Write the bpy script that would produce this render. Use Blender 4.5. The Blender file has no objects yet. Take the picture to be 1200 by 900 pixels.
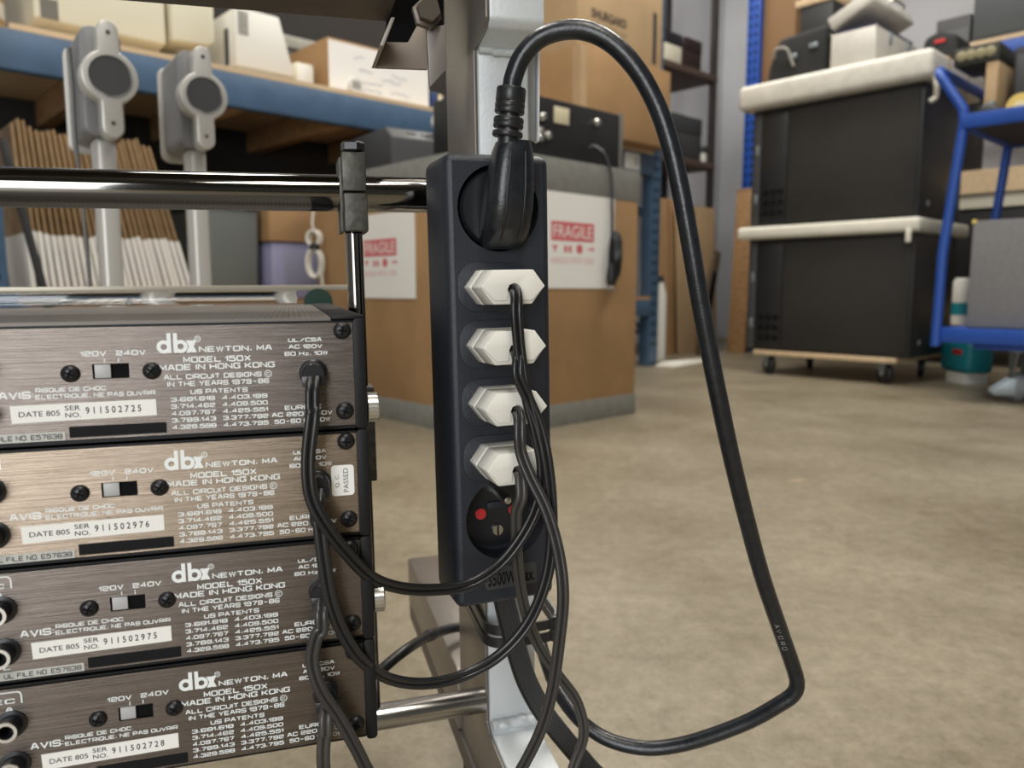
import bpy, bmesh, math, random
from mathutils import Vector, Matrix
random.seed(7)
C = bpy.context.scene.collection
R = math.radians

# ------------------------------------------------------------------ camera, world, light, exposure
EYE = 0.45
PITCH = math.atan(110 / 900)
cd = bpy.data.cameras.new('camera')
cam = bpy.data.objects.new('camera', cd); C.objects.link(cam)
cam.location = (0, 0, EYE); cam.rotation_euler = (math.pi / 2 - PITCH, 0, 0)
cd.sensor_width = 36; cd.lens = 27; cd.clip_start = 0.01; cd.clip_end = 60
cd.dof.use_dof = True; cd.dof.focus_distance = 0.365; cd.dof.aperture_fstop = 11
bpy.context.scene.camera = cam

wd = bpy.data.worlds.new('world'); bpy.context.scene.world = wd; wd.use_nodes = True
wd.node_tree.nodes['Background'].inputs[0].default_value = (0.93, 0.96, 1.0, 1)
wd.node_tree.nodes['Background'].inputs[1].default_value = 0.4

def area(name, loc, target, sx, sy, power, col):
    l = bpy.data.lights.new(name, 'AREA'); l.shape = 'RECTANGLE'; l.size = sx; l.size_y = sy
    l.energy = power; l.color = col
    o = bpy.data.objects.new(name, l); C.objects.link(o); o.location = loc
    o.rotation_euler = (Vector(target) - Vector(loc)).to_track_quat('-Z', 'Y').to_euler()
    return o
area('ceiling_lamp_light', (-1.0, 1.2, 3.9), (-1.0, 1.2, 0), 0.5, 3.0, 85, (1, 0.95, 0.87))
area('ceiling_lamp_light', (1.6, 2.4, 3.9), (1.6, 2.4, 0), 0.5, 3.0, 85, (1, 0.95, 0.87))
area('ceiling_lamp_light', (0.6, 4.6, 3.9), (0.6, 4.6, 0), 0.5, 2.6, 75, (1, 0.95, 0.87))
area('ceiling_lamp_light', (0.6, -1.6, 3.9), (0.6, -1.6, 0), 0.6, 3.0, 80, (1, 0.95, 0.86))
area('added_rear_light', (-0.62, -2.7, 1.08), (-0.62, 0.5, 1.08), 1.3, 2.1, 62, (0.95, 0.98, 1.0))  # added light behind the camera for the rack panels; no doorway is there

sc = bpy.context.scene
sc.view_settings.view_transform = 'Standard'; sc.view_settings.look = 'None'
sc.view_settings.gamma = 1; sc.view_settings.use_curve_mapping = False
sc.view_settings.exposure = 0.15

# ------------------------------------------------------------------ helpers
cT, sT = math.cos(PITCH), math.sin(PITCH)
BA = R(43); cB, sB = math.cos(BA), math.sin(BA)          # the building's axes: a runs along the racking, b towards its back wall
def ray(px, py):
    u = (px - 600) / 900; v = (450 - py) / 900; k = cT + v * sT
    return u / k, (v * cT - sT) / k
def at(px, py, Y):
    x, z = ray(px, py); return Vector((x * Y, Y, EYE + z * Y))
def ab(p): return (p[0] * cB + p[1] * sB, -p[0] * sB + p[1] * cB, p[2])
def W(a, b, z): return Vector((a * cB - b * sB, a * sB + b * cB, z))
def on_a(px, py, a):
    x, z = ray(px, py); Y = a / (x * cB + sB); return ab((x * Y, Y, EYE + z * Y))
def on_b(px, py, b):
    x, z = ray(px, py); Y = b / (cB - x * sB); return ab((x * Y, Y, EYE + z * Y))

MATS = {}
def mat(name, col, rough=0.6, metal=0.0, noise=0.0, nscale=8.0, stretch=(1, 1, 1), bump=0.0, bscale=None, spec=0.5,
        rvar=0.0, coat=0.0, alpha=None, trans=0.0, col2=None, detail=4.0, emit=0.0):
    if name in MATS: return MATS[name]
    m = bpy.data.materials.new(name); m.use_nodes = True; MATS[name] = m
    nt = m.node_tree; b = nt.nodes['Principled BSDF']
    b.inputs['Base Color'].default_value = (*col, 1); b.inputs['Roughness'].default_value = rough
    b.inputs['Metallic'].default_value = metal; b.inputs['Specular IOR Level'].default_value = spec
    b.inputs['Coat Weight'].default_value = coat; b.inputs['Transmission Weight'].default_value = trans
    if noise or bump or rvar:
        tc = nt.nodes.new('ShaderNodeTexCoord'); mp = nt.nodes.new('ShaderNodeMapping')
        mp.inputs['Scale'].default_value = stretch; nt.links.new(tc.outputs['Object'], mp.inputs[0])
        nz = nt.nodes.new('ShaderNodeTexNoise'); nz.inputs['Scale'].default_value = nscale; nz.inputs['Detail'].default_value = detail
        nt.links.new(mp.outputs[0], nz.inputs['Vector'])
        if noise:
            rp = nt.nodes.new('ShaderNodeValToRGB')
            c2 = col2 or tuple(c * (1 - noise) for c in col)
            rp.color_ramp.elements[0].position = 0.3; rp.color_ramp.elements[1].position = 0.7
            rp.color_ramp.elements[0].color = (*c2, 1); rp.color_ramp.elements[1].color = (*[min(1, c * (1 + 0.5 * noise)) for c in col], 1)
            nt.links.new(nz.outputs['Fac'], rp.inputs[0]); nt.links.new(rp.outputs[0], b.inputs['Base Color'])
        if rvar:
            mr = nt.nodes.new('ShaderNodeMapRange'); mr.inputs[3].default_value = max(0.02, rough - rvar); mr.inputs[4].default_value = min(1, rough + rvar)
            nt.links.new(nz.outputs['Fac'], mr.inputs[0]); nt.links.new(mr.outputs[0], b.inputs['Roughness'])
        if bump:
            src = nz
            if bscale:
                src = nt.nodes.new('ShaderNodeTexNoise'); src.inputs['Scale'].default_value = bscale; nt.links.new(mp.outputs[0], src.inputs['Vector'])
            bp = nt.nodes.new('ShaderNodeBump'); bp.inputs['Strength'].default_value = bump; bp.inputs['Distance'].default_value = 0.002
            nt.links.new(src.outputs['Fac'], bp.inputs['Height']); nt.links.new(bp.outputs[0], b.inputs['Normal'])
    return m

class MB:
    def __init__(self): self.bm = bmesh.new()
    def _bev(self, faces, w, seg=2):
        if not w: return
        ed = list({e for f in faces for e in f.edges})
        bmesh.ops.bevel(self.bm, geom=ed, offset=w, segments=seg, affect='EDGES', profile=0.5, clamp_overlap=True)
    def box(self, x0, x1, y0, y1, z0, z1, bev=0, M=None, seg=2):
        p = [(x, y, z) for x in (x0, x1) for y in (y0, y1) for z in (z0, z1)]
        vs = [self.bm.verts.new(M @ Vector(q) if M else q) for q in p]
        fs = [self.bm.faces.new([vs[i] for i in f]) for f in ((0,1,3,2),(4,6,7,5),(0,4,5,1),(2,3,7,6),(0,2,6,4),(1,5,7,3))]
        self._bev(fs, bev, seg); return self
    def prism(self, pts, d0, d1, plane='xz', bev=0, M=None, seg=2, taper=None):
        def mk(p, d):
            q = {'xz': (p[0], d, p[1]), 'yz': (d, p[0], p[1]), 'xy': (p[0], p[1], d)}[plane]
            return M @ Vector(q) if M else Vector(q)
        n = len(pts); top = taper or pts
        A = [self.bm.verts.new(mk(p, d0)) for p in pts]; B = [self.bm.verts.new(mk(p, d1)) for p in top]
        fs = [self.bm.faces.new(A), self.bm.faces.new(B[::-1])]
        for i in range(n): fs.append(self.bm.faces.new([A[i], B[i], B[(i+1) % n], A[(i+1) % n]]))
        bmesh.ops.recalc_face_normals(self.bm, faces=fs)
        self._bev(fs, bev, seg); return self
    def loft(self, rings, cap=True):
        V = [[self.bm.verts.new(p) for p in r] for r in rings]; n = len(rings[0]); fs = []
        for a, b in zip(V, V[1:]):
            for i in range(n): fs.append(self.bm.faces.new([a[i], a[(i+1) % n], b[(i+1) % n], b[i]]))
        if cap: fs += [self.bm.faces.new(V[0][::-1]), self.bm.faces.new(V[-1])]
        bmesh.ops.recalc_face_normals(self.bm, faces=fs); return self
    def tube(self, pts, r, n=12, cap=True, side=None, off=0.0, closed=False):
        pts = [Vector(p) for p in pts]; rings = []; up = None; N = len(pts)
        for i, p in enumerate(pts):
            t = (pts[(i+1) % N if closed else min(i+1, N-1)] - pts[i-1 if (closed or i) else 0]).normalized()
            if side is not None:
                x = t.cross(Vector(side)); x = x.normalized() if x.length > 1e-4 else Vector((1, 0, 0))
                up = x
            elif up is None:
                up = t.orthogonal().normalized()
            else:
                up = (up - t * up.dot(t)).normalized()
            bn = t.cross(up); rr = r(i / (N-1)) if callable(r) else r
            c = p + up * off
            rings.append([c + (up * math.cos(a) + bn * math.sin(a)) * rr for a in [2*math.pi*k/n for k in range(n)]])
        if closed: rings.append(rings[0]); cap = False
        self.loft(rings, cap)
        if closed: bmesh.ops.remove_doubles(self.bm, verts=self.bm.verts, dist=1e-6)
        return self
    def cyl(self, p0, p1, r, n=20, r2=None):
        p0, p1 = Vector(p0), Vector(p1); t = (p1 - p0).normalized(); u = t.orthogonal().normalized(); v = t.cross(u)
        ring = lambda c, q: [c + (u*math.cos(a) + v*math.sin(a))*q for a in [2*math.pi*k/n for k in range(n)]]
        return self.loft([ring(p0, r), ring(p1, r if r2 is None else r2)])
    def lathe(self, prof, c, axis, n=24):
        t = Vector(axis).normalized(); u = t.orthogonal().normalized(); v = t.cross(u); c = Vector(c)
        return self.loft([[c + t*h + (u*math.cos(a) + v*math.sin(a))*max(r, 1e-5) for a in [2*math.pi*k/n for k in range(n)]] for r, h in prof])
    def ring(self, ro, ri, d0, d1, c=(0, 0), n=32):          # washer in the xz plane, from y=d0 to y=d1
        P = lambda r, y: [Vector((c[0]+r*math.cos(a), y, c[1]+r*math.sin(a))) for a in [2*math.pi*k/n for k in range(n)]]
        V = [[self.bm.verts.new(p) for p in q] for q in (P(ro, d0), P(ro, d1), P(ri, d1), P(ri, d0))]; fs = []
        for a, b in zip(V, V[1:] + V[:1]):
            for i in range(n): fs.append(self.bm.faces.new([a[i], a[(i+1) % n], b[(i+1) % n], b[i]]))
        bmesh.ops.recalc_face_normals(self.bm, faces=fs); return self
    def poly(self, pts):
        self.bm.faces.new([self.bm.verts.new(p) for p in pts]); return self
    def build(self, name, m, parent=None, smooth=40, M=None):
        me = bpy.data.meshes.new(name); self.bm.normal_update(); self.bm.to_mesh(me); self.bm.free()
        me.materials.append(m); me.shade_smooth(); me.set_sharp_from_angle(angle=R(smooth))
        o = bpy.data.objects.new(name, me); C.objects.link(o)
        if parent: o.parent = parent
        if M: o.matrix_local = M
        return o

def tag(o, label=None, cat=None, group=None, kind=None):
    if label: o['label'] = label
    if cat: o['category'] = cat
    if group: o['group'] = group
    if kind: o['kind'] = kind
    return o
def thing(name, label, cat, M=None, group=None):
    o = bpy.data.objects.new(name, None); C.objects.link(o); o.empty_display_size = 0.05
    if M is not None: o.matrix_world = M
    return tag(o, label, cat, group)
def copy_part(o, parent):
    c = o.copy(); C.objects.link(c); c.parent = parent
    for ch in o.children: copy_part(ch, c)
    return c
def bframe(a, b, z=0, rot=0):                                # a frame on the building's axes
    return Matrix.Translation(W(a, b, z)) @ Matrix.Rotation(BA + R(rot), 4, 'Z')
def smoothpath(P, n=8):                                      # Catmull-Rom through the points
    P = [Vector(p) for p in P]; Q = [P[0]*2 - P[1]] + P + [P[-1]*2 - P[-2]]; out = []
    for i in range(1, len(Q) - 2):
        p0, p1, p2, p3 = Q[i-1:i+3]
        for k in range(n):
            t = k / n
            out.append(0.5*((2*p1) + (p2-p0)*t + (2*p0-5*p1+4*p2-p3)*t*t + (3*p1-p0-3*p2+p3)*t**3))
    return out + [P[-1]]
def rrect(x0, x1, z0, z1, r, n=5):
    out = []
    for cx, cz, a0 in ((x1-r, z1-r, 0), (x0+r, z1-r, 90), (x0+r, z0+r, 180), (x1-r, z0+r, 270)):
        for k in range(n + 1):
            a = R(a0 + 90*k/n); out.append((cx + r*math.cos(a), cz + r*math.sin(a)))
    return out
def circ(cx, cz, r, n=28): return [(cx + r*math.cos(2*math.pi*k/n), cz + r*math.sin(2*math.pi*k/n)) for k in range(n)]

# ---- squarish extended lettering, drawn as strokes on an 8 x 8 grid
GL = {'A':'00 38 58 80;13 73','B':'04 74 78 08 00 80 84 74','C':'82 80 00 08 88 86','D':'00 08 88 80 00','E':'88 08 00 80;04 74','F':'88 08 00;04 74',
 'G':'86 88 08 00 80 84 54','H':'00 08;80 88;04 84','I':'40 48','J':'02 00 80 88','K':'00 08;88 34 04;34 80','L':'08 00 80','M':'00 08 42 88 80','N':'00 08 80 88',
 'O':'00 08 88 80 00','P':'00 08 88 83 03','Q':'00 08 88 80 00;53 81','R':'00 08 88 83 03;43 80','S':'02 00 80 84 04 08 88 86','T':'08 88;40 48','U':'08 00 80 88',
 'V':'08 40 88','W':'08 20 48 60 88','X':'08 80;00 88','Y':'08 44 88;44 40','Z':'08 88 00 80','0':'00 08 88 80 00','1':'15 48 40','2':'06 08 88 84 04 00 80',
 '3':'06 08 88 80 00 02;34 84','4':'60 68 02 82','5':'88 08 05 85 80 00 02','6':'86 88 08 00 80 84 04','7':'08 88 30','8':'00 08 88 80 00;04 84',
 '9':'02 00 80 88 08 04 84',',':'42 30','.':'40 41',':':'41 42;45 46','-':'14 74','/':'00 88','z':'05 65 00 60',' ':''}
NARROW = {'I':(4,4),'1':(2,4),',':(3,4),'.':(4,4),':':(4,4),'z':(0,6)}
def stroke(mb, pts, th, f, rnd=1, x0=0):
    out = []
    n = len(pts); closed = pts[0] == pts[-1]
    P = [Vector((p[0], p[1], 0)) for p in (pts[:-1] if closed else pts)]; m = len(P)
    for i, p in enumerate(P):                               # round the square corners
        if not closed and i in (0, m-1): out.append(p); continue
        a, b = P[i-1] - p, P[(i+1) % m] - p
        if rnd and (rnd == 1 or p.x - x0 > 5) and abs(a.normalized().dot(b.normalized())) < 0.2:
            r = min(1.6, a.length/2, b.length/2); A = p + a.normalized()*r; B = p + b.normalized()*r
            out += [A, A*0.25 + p*0.5 + B*0.25, B]
        else: out.append(p)
    if closed: out.append(out[0])
    L = len(out); edge = []
    for i, p in enumerate(out):
        pv = out[i-1] if i else (out[-2] if closed else None); nx = out[i+1] if i < L-1 else (out[1] if closed else None)
        d0 = (p - pv).normalized() if pv is not None else (nx - p).normalized()
        d1 = (nx - p).normalized() if nx is not None else d0
        q = d0 + d1
        if q.length < 0.3: q = d1
        q.normalize(); nm = Vector((-q.y, q.x, 0)); s = th / max(0.5, q.dot(d0))
        edge.append((p + nm*s, p - nm*s))
    vs = [[mb.bm.verts.new(f(e.x, e.y)) for e in pr] for pr in edge]
    for a, b in zip(vs, vs[1:]): mb.bm.faces.new([a[0], a[1], b[1], b[0]])
def lettering(mb, s, x0, x1, z0, cap, y, th=1.0):   # text fitted between x0 and x1
    cur, G = 0, []
    for ch in s:
        lo, hi = NARROW.get(ch, (0, 8)); wd_ = 5 if ch == ' ' else hi - lo
        G.append((ch, cur - lo)); cur += wd_ + 3.0 * (ch != ' ')
    tot = cur - 3.0; k = (x1 - x0) / tot
    for ch, o in G:
        for st in GL[ch].split(';') if GL[ch] else []:
            pts = [(int(q[0]) + o, int(q[1])) for q in st.split()]
            stroke(mb, pts, th, lambda X, Z: Vector((x0 + (th*0.8 + X*(tot - 1.6*th)/tot)*k, y - 2e-6*len(mb.bm.verts) % 1e-5, z0 + (th + Z*(8 - 2*th)/8)*cap/8)), 1 if ch in 'OCGQSUJ0235689z' else 2 if ch in 'DBPR' else 0, o)
def fonttext(mb, s, x0, x1, z0, cap, y, bold=0.0, M=None, rot=0):  # plain lettering from the built-in face
    cu = bpy.data.curves.new('t', 'FONT'); cu.body = s; cu.size = 1; cu.offset = bold; cu.fill_mode = 'FRONT'; cu.resolution_u = 3
    o = bpy.data.objects.new('t', cu); C.objects.link(o)
    dg = bpy.context.evaluated_depsgraph_get(); dg.update()
    me = bpy.data.meshes.new_from_object(o.evaluated_get(dg))
    xs = [v.co.x for v in me.vertices]; ys = [v.co.y for v in me.vertices]
    lo, hi, b0, b1 = min(xs), max(xs), min(ys), max(ys); ca = math.cos(R(rot)); sa = math.sin(R(rot))
    vs = []
    for v in me.vertices:
        X = (v.co.x - lo)/(hi - lo)*(x1 - x0); Z = (v.co.y - b0)/(b1 - b0)*cap
        p = Vector((x0 + X*ca - Z*sa, y, z0 + X*sa + Z*ca)); vs.append(mb.bm.verts.new(M @ p if M else p))
    for f in me.polygons:
        try: mb.bm.faces.new([vs[i] for i in f.vertices])
        except ValueError: pass
    C.objects.unlink(o); bpy.data.objects.remove(o); bpy.data.curves.remove(cu); bpy.data.meshes.remove(me)

# ------------------------------------------------------------------ materials
black_pl = mat('black_plastic', (0.015, 0.018, 0.026), 0.5, bump=0.12, nscale=900, spec=0.5)
black_gl = mat('black_gloss_plastic', (0.012, 0.013, 0.016), 0.3)
rubber = mat('black_rubber', (0.013, 0.014, 0.016), 0.38, noise=0.0, nscale=60, rvar=0.12)
rubber_worn = mat('worn_black_rubber', (0.012, 0.014, 0.018), 0.31, nscale=200, noise=0.3, rvar=0.10, bump=0.07, bscale=700)
cable_blk = mat('black_flex', (0.012, 0.012, 0.013), 0.33)
cable_gry = mat('grey_brown_flex', (0.05, 0.046, 0.043), 0.36)
ribbed_gry = mat('dark_grey_flex', (0.035, 0.036, 0.04), 0.4)
plug_white = mat('ivory_plastic', (0.76, 0.74, 0.67), 0.35)
chrome = mat('polished_steel', (0.23, 0.222, 0.21), 0.07, 1.0, rvar=0.03, nscale=30, stretch=(0.3, 6, 6))
knurl = mat('nickel', (0.62, 0.60, 0.56), 0.32, 1.0)
bronze = mat('blackened_steel', (0.10, 0.098, 0.085), 0.5, 0.7, noise=0.4, nscale=180, bump=0.2)
bolt_blk = mat('black_screw_steel', (0.022, 0.022, 0.024), 0.34, 0.4)
silver_pt = mat('silver_paint', (0.62, 0.65, 0.66), 0.45, 0.15, bump=0.12, nscale=500)
taupe = mat('brown_grey_steel', (0.25, 0.225, 0.20), 0.36, 0.65, noise=0.1, nscale=25, bump=0.1)
taupe_dk = mat('brown_steel', (0.10, 0.085, 0.073), 0.5, 0.3, noise=0.15, nscale=25)
brushed = mat('brushed_bronze_panel', (0.175, 0.15, 0.135), 0.27, 1.0, noise=0.22, nscale=60, stretch=(0.22, 1, 75), bump=0.16, rvar=0.10, detail=4)
brushed_lit = mat('brushed_bronze_lit', (0.31, 0.25, 0.195), 0.27, 1.0, noise=0.22, nscale=60, stretch=(0.22, 1, 75), bump=0.16, rvar=0.10, detail=4)  # bronze lightened and warmed for the light the second panel reflects
print_white = mat('white_ink', (0.80, 0.83, 0.83), 0.5)
print_black = mat('black_ink', (0.02, 0.02, 0.025), 0.6)
print_red = mat('red_ink', (0.62, 0.14, 0.15), 0.6)
paper = mat('white_paper', (0.82, 0.81, 0.78), 0.6)
amp_case = mat('black_case_metal', (0.006, 0.006, 0.007), 0.5, 0.0, spec=0.3)
switch_grey = mat('grey_switch_plastic', (0.42, 0.42, 0.42), 0.4)
red_pl = mat('red_plastic', (0.52, 0.03, 0.03), 0.4)
cardboard = mat('cardboard', (0.36, 0.215, 0.098), 0.75, noise=0.16, nscale=5, bump=0.1, bscale=60)
cardboard_lt = mat('pale_cardboard', (0.47, 0.33, 0.185), 0.75, noise=0.12, nscale=5)
duct = mat('grey_tape', (0.22, 0.22, 0.20), 0.5, noise=0.15, nscale=30)
blue_st = mat('steel_blue_paint', (0.060, 0.115, 0.20), 0.45, noise=0.15, nscale=12)
blue_br = mat('bright_blue_paint', (0.018, 0.075, 0.36), 0.4, noise=0.1, nscale=12)
wood = mat('plain_wood', (0.40, 0.23, 0.105), 0.65, noise=0.35, nscale=3, stretch=(1, 12, 12))
wood_lt = mat('pale_plywood', (0.60, 0.45, 0.28), 0.65, noise=0.15, nscale=4, stretch=(1, 10, 10))
beige = mat('beige_plastic', (0.72, 0.69, 0.55), 0.5, noise=0.04, nscale=4)
beige_dk = mat('shaded_vent_plastic', (0.14, 0.13, 0.11), 0.6)
offwhite = mat('off_white_plastic', (0.72, 0.71, 0.66), 0.5)
hole_blk = mat('dark_opening', (0.006, 0.006, 0.007), 0.8, spec=0.1)
dark_steel = mat('dark_brown_steel', (0.035, 0.026, 0.023), 0.5, noise=0.2, nscale=10)
equip = mat('black_equipment', (0.016, 0.016, 0.017), 0.45, noise=0.15, nscale=12)
equip_gry = mat('dark_grey_equipment', (0.05, 0.052, 0.055), 0.5)
grille_m = mat('dark_grille_cloth', (0.022, 0.020, 0.017), 0.8, noise=0.12, nscale=6, bump=0.4, bscale=420)
foam = mat('bubble_wrap', (0.66, 0.64, 0.57), 0.4, noise=0.12, nscale=22, bump=1.0, bscale=130)
foam_sheet = mat('white_foam_sheet', (0.72, 0.70, 0.60), 0.55, noise=0.06, nscale=18, bump=0.5, bscale=90)
alu = mat('silver_case_panel', (0.62, 0.60, 0.55), 0.45, 0.2, noise=0.06, nscale=20)
wheel_m = mat('grey_wheel_rubber', (0.20, 0.21, 0.23), 0.55)
zinc = mat('zinc_plate', (0.30, 0.35, 0.37), 0.42, 0.6)
wall_m = mat('white_wall_paint', (0.66, 0.67, 0.70), 0.85, noise=0.05, nscale=2, bump=0.1, bscale=30)
ceil_m = mat('ceiling_paint', (0.34, 0.33, 0.31), 0.9, noise=0.05, nscale=2)
stand_pl = mat('light_grey_paint', (0.50, 0.485, 0.455), 0.33, 0.25)
stand_sd = mat('mid_grey_paint', (0.20, 0.20, 0.205), 0.45, 0.2)
lens_m = mat('dark_grey_cone', (0.075, 0.073, 0.075), 0.35, 0.2)
lilac = mat('lilac_plastic', (0.26, 0.26, 0.40), 0.5)
cloth_blk = mat('black_fabric', (0.014, 0.014, 0.015), 0.8, noise=0.2, nscale=40, bump=0.4)
teal = mat('teal_plastic', (0.01, 0.22, 0.27), 0.4)
brass = mat('yellow_disc_paint', (0.75, 0.55, 0.16), 0.4)
white_cord = mat('white_cord', (0.66, 0.64, 0.58), 0.5)
grey_board = mat('grey_carpet_board', (0.20, 0.20, 0.205), 0.85, noise=0.08, nscale=50)

# concrete floor: blotches, scuffs, grit
fm = bpy.data.materials.new('concrete_floor'); fm.use_nodes = True
nt = fm.node_tree; pb = nt.nodes['Principled BSDF']
tc = nt.nodes.new('ShaderNodeTexCoord')
def fnoise(scale, detail, lo, hi, c0, c1, rough=0.6):
    n = nt.nodes.new('ShaderNodeTexNoise'); n.inputs['Scale'].default_value = scale; n.inputs['Detail'].default_value = detail
    n.inputs['Roughness'].default_value = rough; nt.links.new(tc.outputs['Object'], n.inputs['Vector'])
    r = nt.nodes.new('ShaderNodeValToRGB'); e = r.color_ramp.elements
    e[0].position, e[1].position = lo, hi; e[0].color = (*c0, 1); e[1].color = (*c1, 1)
    nt.links.new(n.outputs['Fac'], r.inputs[0]); return n, r
def fmix(a, b, fac, mode):
    m = nt.nodes.new('ShaderNodeMix'); m.data_type = 'RGBA'; m.blend_type = mode; m.inputs[0].default_value = fac
    nt.links.new(a, m.inputs[6]); nt.links.new(b, m.inputs[7]); return m.outputs[2]
_, r1 = fnoise(2.6, 6, 0.32, 0.68, (0.205, 0.170, 0.112), (0.335, 0.295, 0.218))
_, r2 = fnoise(34, 7, 0.36, 0.62, (0.62, 0.60, 0.56), (1, 1, 1), 0.75)
n3, r3 = fnoise(130, 4, 0.33, 0.56, (0.70, 0.66, 0.60), (1, 1, 1), 0.7)
_, r4 = fnoise(7, 8, 0.60, 0.72, (0, 0, 0), (0.06, 0.057, 0.05), 0.7)
x = fmix(r1.outputs[0], r2.outputs[0], 0.75, 'MULTIPLY'); x = fmix(x, r3.outputs[0], 0.55, 'MULTIPLY'); x = fmix(x, r4.outputs[0], 1, 'ADD')
nt.links.new(x, pb.inputs['Base Color']); pb.inputs['Roughness'].default_value = 0.42
bp = nt.nodes.new('ShaderNodeBump'); bp.inputs['Strength'].default_value = 0.25; bp.inputs['Distance'].default_value = 0.002
nt.links.new(n3.outputs['Fac'], bp.inputs['Height']); nt.links.new(bp.outputs[0], pb.inputs['Normal'])

# perforated lid of the amplifiers
pm = bpy.data.materials.new('perforated_black_steel'); pm.use_nodes = True
nt = pm.node_tree; pb = nt.nodes['Principled BSDF']; pb.inputs['Roughness'].default_value = 0.45; pb.inputs['Metallic'].default_value = 0.3
tc2 = nt.nodes.new('ShaderNodeTexCoord'); vo = nt.nodes.new('ShaderNodeTexVoronoi'); vo.inputs['Scale'].default_value = 420; vo.inputs['Randomness'].default_value = 0
nt.links.new(tc2.outputs['Object'], vo.inputs['Vector'])
rp = nt.nodes.new('ShaderNodeValToRGB'); e = rp.color_ramp.elements; e[0].position, e[1].position = 0.32, 0.40
e[0].color = (0.004, 0.004, 0.004, 1); e[1].color = (0.16, 0.145, 0.13, 1)
nt.links.new(vo.outputs['Distance'], rp.inputs[0]); nt.links.new(rp.outputs[0], pb.inputs['Base Color'])
perf = pm
glass = mat('clear_acrylic', (0.95, 0.96, 0.95), 0.03, trans=1.0)

# ------------------------------------------------------------------ the room
def struct(name, mb, m): return tag(mb.build(name, m), kind='structure')
def bbox(a0, a1, b0, b1, z0, z1, bev=0):                     # a box on the building's axes, in world coordinates
    return MB().box(a0, a1, b0, b1, z0, z1, bev, Matrix.Rotation(BA, 4, 'Z'))
struct('floor', bbox(-6, 6.6, -6, 4.2, -0.1, 0), fm)
struct('wall_left', bbox(-6, 6.6, 4.1, 4.25, 0, 4.3), wall_m)
struct('wall_back', bbox(6.5, 6.65, -6, 4.1, 0, 4.3), wall_m)
struct('wall_right', bbox(-6.15, -6, -6, 4.2, 0, 4.3), wall_m)
struct('wall_front', bbox(-6.15, 6.65, -6.15, -6, 0, 4.3), mat('grey_wall_paint', (0.25, 0.25, 0.25), 0.9, noise=0.05, nscale=2))
struct('ceiling', bbox(-6, 6.6, -6, 4.1, 4.2, 4.3), ceil_m)

# ------------------------------------------------------------------ left pallet racking
BF = 2.78                                                   # its front plane
TOP = 1.24
def upright(mb, a, b, z1, w=0.09, d=0.06, side=1):
    mb.box(a, a+w, b, b+d, 0, z1, 0.004)
rk = thing('pallet_rack', 'blue steel pallet rack with wooden shelves running back along the left wall', 'rack', bframe(0.45, BF))
def loc(a, b): return a - 0.45, b - BF
for a in (0.40, 3.70):
    for b in (BF, BF + 0.95):
        x, y = loc(a, b)
        p = MB().box(x, x+0.09, y, y+0.07, 0, 3.0, 0.004).build('post', blue_st, rk)
        h = MB()
        for k in range(46):
            for dx in (0.028, 0.062): h.box(x+dx-0.007, x+dx+0.007, y-0.0006, y+0.001, 0.12+k*0.06, 0.14+k*0.06)
        h.build('slots', hole_blk, p)
    x, y = loc(a, BF); fr = MB()
    for k in range(4):
        fr.tube([(x+0.045, y+0.06, 0.2+k*0.7), (x+0.045, y+0.96, 0.2+k*0.7)], 0.014, 8)
        fr.tube([(x+0.045, y+0.06, 0.2+k*0.7), (x+0.045, y+0.96, 0.85+k*0.7)], 0.014, 8)
    fr.build('brace', blue_st, rk)
x0, x1 = 0.04, 3.25
for z0, z1 in ((1.105, 1.222), (0.30, 0.395)):
    for y in (-0.012, 0.97):
        MB().box(x0, x1, y, y+0.045, z0, z1, 0.004).build('beam', blue_st, rk)
    MB().box(x0+0.05, x1, -0.01, 1.0, z1+0.0005, z1+0.018).build('shelf_board', wood_lt if z1 > 1 else wood, rk)
for k in range(7):
    xx = 0.35 + k*0.45
    MB().box(xx, xx+0.06, 0.036, 0.968, 1.12, 1.2215, 0.003).build('joist', wood, rk)
MB().box(0.06, 3.24, 0.955, 0.965, 0.0, 1.2205).build('shade_board', mat('shade_board_dark', (0.02, 0.017, 0.015), 0.8), rk)  # dark sheet added to stand in for the shade behind the shelves
MB().box(0.06, 3.24, 0.955, 0.965, 1.2405, 2.7).build('shade_board', mat('shade_board_dark', (0, 0, 0)), rk)  # same added shade sheet, above the top shelf
TOPZ = 1.2405; LOWZ = 0.4135

def boxthing(name, label, cat, a0, a1, b0, b1, z0, z1, m, bev=0.003, group=None):
    t = thing(name, label, cat, bframe(a0, b0, z0), group)
    return t, a1-a0, b1-b0, z1-z0

# --- things on the top shelf
def span(px0, px1, py, b): return on_b(px0, py, b)[0], on_b(px1, py, b)[0]
# beige terminal, wide, overhanging its foot
a0, a1 = span(40, 196, 30, 2.86)
t = thing('computer_terminal', 'wide beige computer terminal overhanging its foot at left end of blue shelf', 'computer', bframe(a0, 2.86, TOPZ))
L = a1 - a0
MB().prism([(0, 0.055), (0, 0.30), (0.04, 0.36), (0.5, 0.36), (0.5, 0.032), (0.17, 0.032)], 0.0, L-0.004, 'yz', 0.012).build('housing', beige, t)
MB().box(0.12, L-0.03, 0.10, 0.46, 0, 0.0315, 0.006).build('foot', offwhite, t)
MB().box(0.02, 0.07, -0.002, 0.004, 0.06, 0.12).build('recess', beige_dk, t)
v = MB()
for k in range(8): v.box(0.26+k*0.026, 0.27+k*0.026, 0.19, 0.30, 0.0305, 0.0325)
v.build('vent', beige_dk, t)
a0, a1 = span(201, 252, 30, 2.86)
t = thing('monitor', 'beige tube monitor tilted back between wide terminal and vented computer', 'monitor', bframe(a0, 2.86, TOPZ))
L = a1 - a0
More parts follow.
